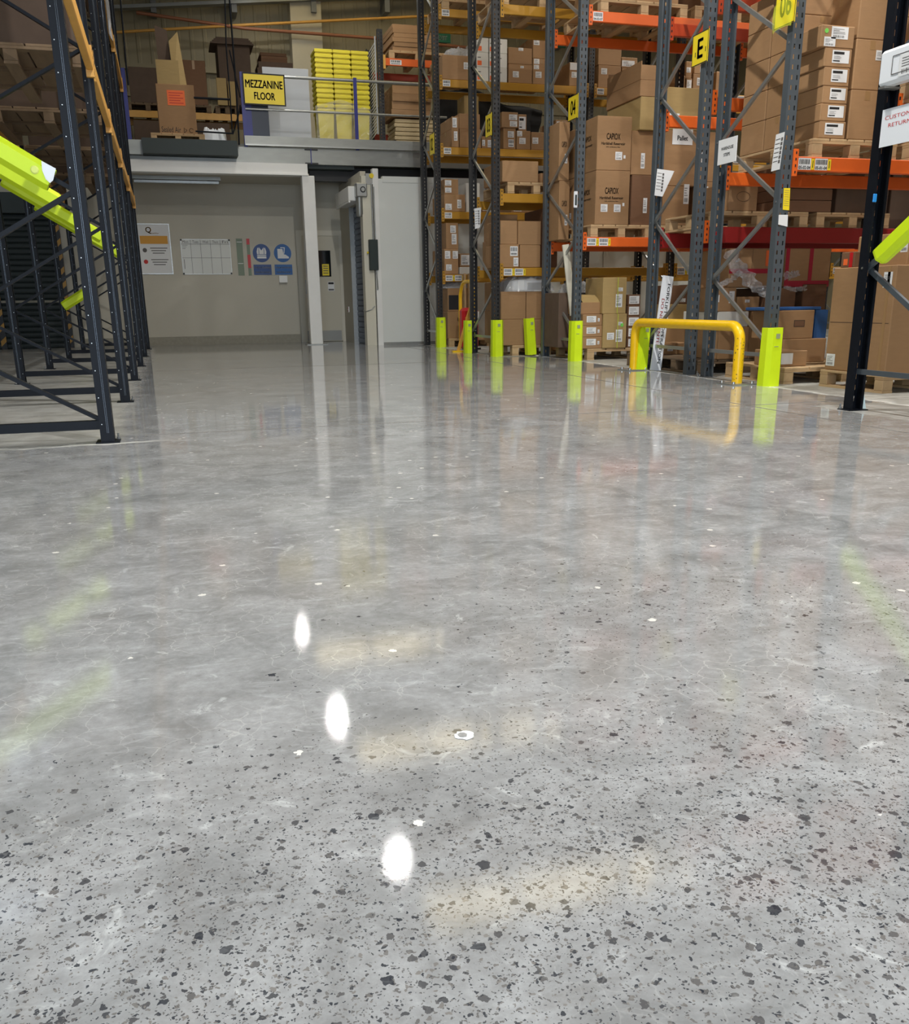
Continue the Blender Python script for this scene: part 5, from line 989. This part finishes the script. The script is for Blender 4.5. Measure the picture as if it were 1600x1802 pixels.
o = [o for o in C.objects if o.name.startswith('cardboard_box')][-1]; wv = max(v.co.x for v in o.data.vertices); hh = max(v.co.z for v in o.data.vertices)
part(o, 'red_strap', M['redwrap'], (0, wv, -.004, -.001, hh*.36, hh*.48)); part(o, 'orange_notice', M['orangepaper'], (wv*.77, wv*.93, -.005, -.002, hh*.55, hh*.95)); part(o, 'seam_line', M['brownink'], (wv*.48, wv*.485, -.002, -.001, 0, hh))
ribbon('loose shiny stretch film trailing from the red strapped block', [(1286, 440), (1290, 466), (1306, 478), (1318, 495), (1338, 514), (1362, 508)], B4-.01, .16, .10, clear, 3)
ribbon('thin twist of clear film hanging below the orange spot', [(1262, 503), (1285, 492), (1302, 478)], B4-.02, .05, .05, clear, 8)
ribbon('small torn film strip hanging right of the 06 upright', [(1378, 486), (1392, 484), (1404, 480)], B4-.01, .08, .05, clear, 5)
ribbon('low torn film strip with a shiny end right of the 06 upright', [(1378, 505), (1396, 510), (1416, 507)], B4-.01, .03, .05, clear, 6)
w2 = px(B4+.02, 1382, 437, 1462, 498, .7, z4, 'second wrapped block crossed by dark red bands', 'kraft', tape=False); o = [o for o in C.objects if o.name.startswith('cardboard_box')][-1]; wv = max(v.co.x for v in o.data.vertices); hh = max(v.co.z for v in o.data.vertices)
part(o, 'red_strap', M['redwrap'], (0, wv, -.004, -.001, 0, hh*.16)); 
for f in (.0, .52): part(o, 'red_strap', M['redwrap'], (wv*f, wv*(f+.08), -.004, -.001, hh*.16, hh))
px(B4, 1346, 506, 1400, 560, .6, .30, 'dark brown carton behind the grey 06 upright', 'dark', tape=False); px(B4, 1410, 500, 1452, 600, .6, .146, 'tall brown carton with hook of film left of the big standing carton', 'dark', tape=False)
carton(5.9, 7.6, B4+.05, B4+.85, .0, z4, 'long dark brown carton under the wrapped blocks', 'dark', tape=False) if False else None
pallet(5.25, B4, 1.435, 'pallet on the red beam under the oval printed carton', 1.1, .95); pallet(6.45, B4, 1.435, 'second pallet on the red beam seen right of the 06 upright', .9, .95); pallet(7.9, B4, 1.435, 'third pallet on the red beam above the big standing carton', 1.1, .95)
z = px(B4, 1283, 322, 1334, 371, .7, 1.581, 'carton with oval outline print on the red beam pallet', 'kraft', tape=False); o = [o for o in C.objects if o.name.startswith('cardboard_box')][-1]; wv = max(v.co.x for v in o.data.vertices); hh = max(v.co.z for v in o.data.vertices)
link('oval_print', MB().tube([(wv*.5+.075*math.cos(t), -.0012, hh*.52+.045*math.sin(t)) for t in [2*math.pi*k/20 for k in range(21)]], .002, 4).mesh('oval_print', M['brownink']), o); text('HALYARD', o, (wv*.5, -.0015, hh*.52), (1, 0, 0), (0, 0, 1), .11, .04, M['brownink'], 0, 'printed_text') if False else None
for k in range(4): zq = 1.581+.11*k; carton(6.02, 6.62, B4, B4+.7, zq, zq+.108, ('lowest', 'second', 'third', 'top')[k]+' flat carton of the four layered pile right of the oval print carton', 'dark', tape=False, group='layered flat cartons on the red beam')
carton(6.70, 7.35, B4+.05, B4+.75, 1.581, 2.15, 'dark brown carton on the red beam behind the navy upright', 'murk', tape=False); carton(7.95, 8.8, B4+.05, B4+.75, 1.581, 2.2, 'dark brown carton at the far inner end of the red beam', 'murk', tape=False); carton(7.38, 7.72, B4+.05, B4+.75, 1.435, 2.1, 'narrow dark carton against the inner upright above the red beam', 'murk', tape=False)
# row four upper level
None and pallet(5.2, B4, 2.585, 'pallet on the upper orange beam behind the letter E upright', 1.1, .95)
# --- row five
B5 = 7.27
pallet(5.28, B5, 0, 'long floor pallet right of the 06 lime guard', 1.35, .95)
z = px(B5+.12, 1372, 617, 1421, 652, .4, .146, 'low carton with pale label beside the 06 lime guard', 'kraft', ((.05, .15, .42, .7, 'none'),), tape=False)
z6 = px(B5+.54, 1377, 596, 1453, 652, .4, .146, 'wide brown carton behind the low pale label carton', 'kraft', tape=False)
z7 = px(B5+.56, 1364, 546, 1433, 596, .38, z6, 'brown carton with printed square on the wide brown carton', 'kraft', tape=False); o = [o for o in C.objects if o.name.startswith('cardboard_box')][-1]; wv = max(v.co.x for v in o.data.vertices); hh = max(v.co.z for v in o.data.vertices)
part(o, 'printed_square', M['brownink'], (wv*.48, wv*.76, -.0015, -.0008, hh*.42, hh*.66)); part(o, 'printed_square_inner', K['dark'], (wv*.50, wv*.74, -.002, -.0015, hh*.45, hh*.63))
bl = px(B5+.97-.0, 1372, 540, 1446, 545, .2, .95, 'x', 'kraft') if False else None
bf = thing('blue_tray', 'blue plastic tray edge behind the printed square carton', 'tray', (5.45, B5+.60, z7)); part(bf, 'tray_rim', M['bluemat'], (0, .62, 0, .34, 0, .03), ch=.006); part(bf, 'tray_end', M['bluemat'], (.56, .70, .0, .34, -.36, -.0))
# tall standing carton in the returns aisle
pallet(5.45, 6.22, 0, 'pallet under the tall standing carton in the returns aisle', 1.1, .78)
tcz = .146; o = carton(5.47, 6.55, 6.24, 6.98, tcz, .985, 'tall brown standing carton with one low white label in the returns aisle', 'kraft', side=((.02, .04, .15, .12), (.82, .8, .13, .14)), tape=False)
part(o, 'seam_line', M['brownink'], (-.001, 0, .02, .72, .395, .40)); part(o, 'corner_crease', M['tape'], (-.0015, 0, .06, .09, .0, .83))
z = .985; o = carton(5.66, 6.60, 6.36, 6.95, z, 1.235, 'low brown carton with purple tape on the tall standing carton', 'kraft', side=((.62, .45, .17, .35), (.86, .4, .13, .45)), labels=((.02, .4, .12, .5),), tape=False)
part(o, 'purple_tape', M['purple'], (-.002, 0, .44, .50, .06, .246))
o = carton(5.52, 5.64, 6.80, 6.97, z, 1.11, 'small dark red carton beside the purple tape carton', 'dark', tape=False); part(o, 'red_tape', M['redplastic'], (-.002, 0, .02, .06, 0, .12)); part(o, 'orange_spot', M['orangepaper'], (-.002, 0, .08, .13, .02, .07))
# big upper load
pallet(5.36, B5, 1.89, 'pale pallet on the orange barcode beam under the labelled tower', .86, 1.1)
ZP5 = 2.036
ys = (245, 213.5, 182.5, 151.5, 118, 84); xs5 = ((1442, 1489), (1444, 1490), (1448, 1493), (1450, 1496), (1451, 1500), (1445, 1505)); zz = ZP5; v5a = at(1447, 150, 'u', B5).x
tops = (213.5, 182.5, 151.5, 118, 84, 44)
for k in range(6):
    lb = ((.28, .22, .62, .68, 'band'),) if 0 < k < 5 else (((.2, .22, .7, .68, 'band'),) if k == 0 else ((.3, .4, .5, .55), (.1, .05, .34, .42)))
    va, vb_ = at(xs5[k][0], (ys[k]+tops[k])/2, 'u', B5).x, at(xs5[k][1], (ys[k]+tops[k])/2, 'u', B5).x; zt = at(1470, tops[k], 'u', B5).z
    o = carton(va, vb_, B5, B5+.34, zz, zt, ('lowest', 'second', 'third', 'fourth', 'fifth', 'topmost wide')[k]+' carton with large white label in the six high tower', 'kraft', lb, tape=False, group='labelled tower cartons'); zz = zt
    if k == 5: link('green_sticker', MB().tube([(.05, -.002, .12), (.05, 0, .12)], .018, 14).mesh('green_sticker', M['green']), o)
ZT = zz; ve = at(1490, 200, 'u', B5).x+.03
cols = [(ve, ve+.34)]
zr = ZP5
for k, t in enumerate((158, 68, -25)): zt = at(1520, t, 'u', B5).z; carton(ve+.0, ve+.33, B5-.0, B5+.5, zr, zt, ('lowest', 'middle', 'top')[k]+' tall plain carton right of the labelled tower', 'kraft', ((.62, .6, .3, .2),) if k == 1 else (), group=None); zr = zt
zr = ZP5; side_h = (.36, .34, .36, .35, .35)
for k, h_ in enumerate(side_h):
    carton(5.36, 5.86, B5+.36, B5+.72, zr, zr+h_*.72, ('lowest', 'second', 'third', 'fourth', 'fifth')[k]+' wide carton behind the labelled tower, side facing the aisle', 'kraft', tape=True, group='plain cartons behind the labelled tower'); 
    carton(5.36, 5.86, B5+.73, B5+1.10, zr, zr+h_*.72, ('lowest', 'second', 'third', 'fourth', 'fifth')[k]+' rear carton of the labelled tower pallet, seen through the 06 frame', 'kraft', tape=False, group='rear cartons of the labelled tower pallet'); zr += h_*.72
zr2 = zr
carton(5.30, 5.95, B5+.36, B5+.94, zr, zr+.62, 'big plain carton crowning the load behind the 06 upright', 'kraft', tape=False); o = [o for o in C.objects if o.name.startswith('cardboard_box')][-1]
for k, (yy, zz_, ww) in enumerate(((.55, .35, .3), (.55, .12, .38), (.2, .40, .25))): part(o, 'printed_line', M['brownink'], (-.001, 0, yy-.2, yy-.2+ww, zz_, zz_+.012))
pallet(6.36, B5, 1.89, 'second pallet on the orange barcode beam behind the navy upright', 1.0, 1.1)
zq = ZP5
for k, h_ in enumerate((.52, .50, .5)): carton(6.38, 6.85, B5, B5+.55, zq, zq+h_, ('lowest', 'middle', 'top')[k]+' carton on the second barcode beam pallet, column next to the tower', 'kraft', ((.55, .5, .3, .15),) if k == 1 else ()); carton(6.87, 7.35, B5, B5+.55, zq, zq+h_, ('lowest', 'middle', 'top')[k]+' carton on the second barcode beam pallet, inner column', 'kraft'); zq += h_
# --- row six
pallet(4.62, 4.38, 1.925, 'pallet above the returns sign under the white container', 1.1, 1.06); carton(4.75, 5.6, 4.45, 5.35, 2.07, 2.75, 'brown carton on the pallet behind the white container', 'kraft')
# --- loads in the aisle-side rack, dim behind the navy frames
for k, (u, w_, lab) in enumerate(((8.25, 1.0, 'pallet on the amber beams between second and third aisle frames'), (10.75, 1.0, 'pallet on the amber beams between third and fourth aisle frames'), (13.2, 1.0, 'pallet on the amber beams between fourth and fifth aisle frames'), (15.75, 1.0, 'pallet on the amber beams in the last aisle bay'))):
    pallet(-1.5, u+.25, 2.535, lab, 1.08, 1.5, 'dirty')
    n = 2 if k in (1, 3) else 1
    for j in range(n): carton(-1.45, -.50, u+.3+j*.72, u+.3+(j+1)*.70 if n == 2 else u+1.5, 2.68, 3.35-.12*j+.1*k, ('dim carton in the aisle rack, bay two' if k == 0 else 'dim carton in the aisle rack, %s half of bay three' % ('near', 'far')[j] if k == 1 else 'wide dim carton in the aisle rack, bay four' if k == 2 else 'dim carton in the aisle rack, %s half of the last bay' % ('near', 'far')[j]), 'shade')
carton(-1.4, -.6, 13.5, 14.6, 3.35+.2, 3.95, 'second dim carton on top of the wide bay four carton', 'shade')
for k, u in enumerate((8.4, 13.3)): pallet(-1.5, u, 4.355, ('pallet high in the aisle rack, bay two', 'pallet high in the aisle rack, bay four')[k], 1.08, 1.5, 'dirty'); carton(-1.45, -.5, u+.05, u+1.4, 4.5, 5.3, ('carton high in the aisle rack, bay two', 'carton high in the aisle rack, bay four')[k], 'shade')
# torn film hanging from the aisle rack
q = MB(); rr = random.Random(4); n, m_ = 9, 26; v = []
for j in range(m_):
    t = j/(m_-1)
    for i in range(n): a = i/(n-1)*2-1; wv = .14*(1-.75*t**2)+.015*math.sin(9*t); v.append((.02*math.sin(6*a+8*t), a*wv+.03*math.sin(5*t), -1.15*t-.12*abs(a)*t*(1 if i % 3 else -.6)))
q.add(v, [(j*n+i, j*n+i+1, (j+1)*n+i+1, (j+1)*n+i) for j in range(m_-1) for i in range(n-1)], 0, True)
tag(link('torn_film', q.mesh('torn_film', murkfilm), None, (-.33, 13.0, 5.05)), 'grey torn stretch film hanging from the aisle rack', 'film')
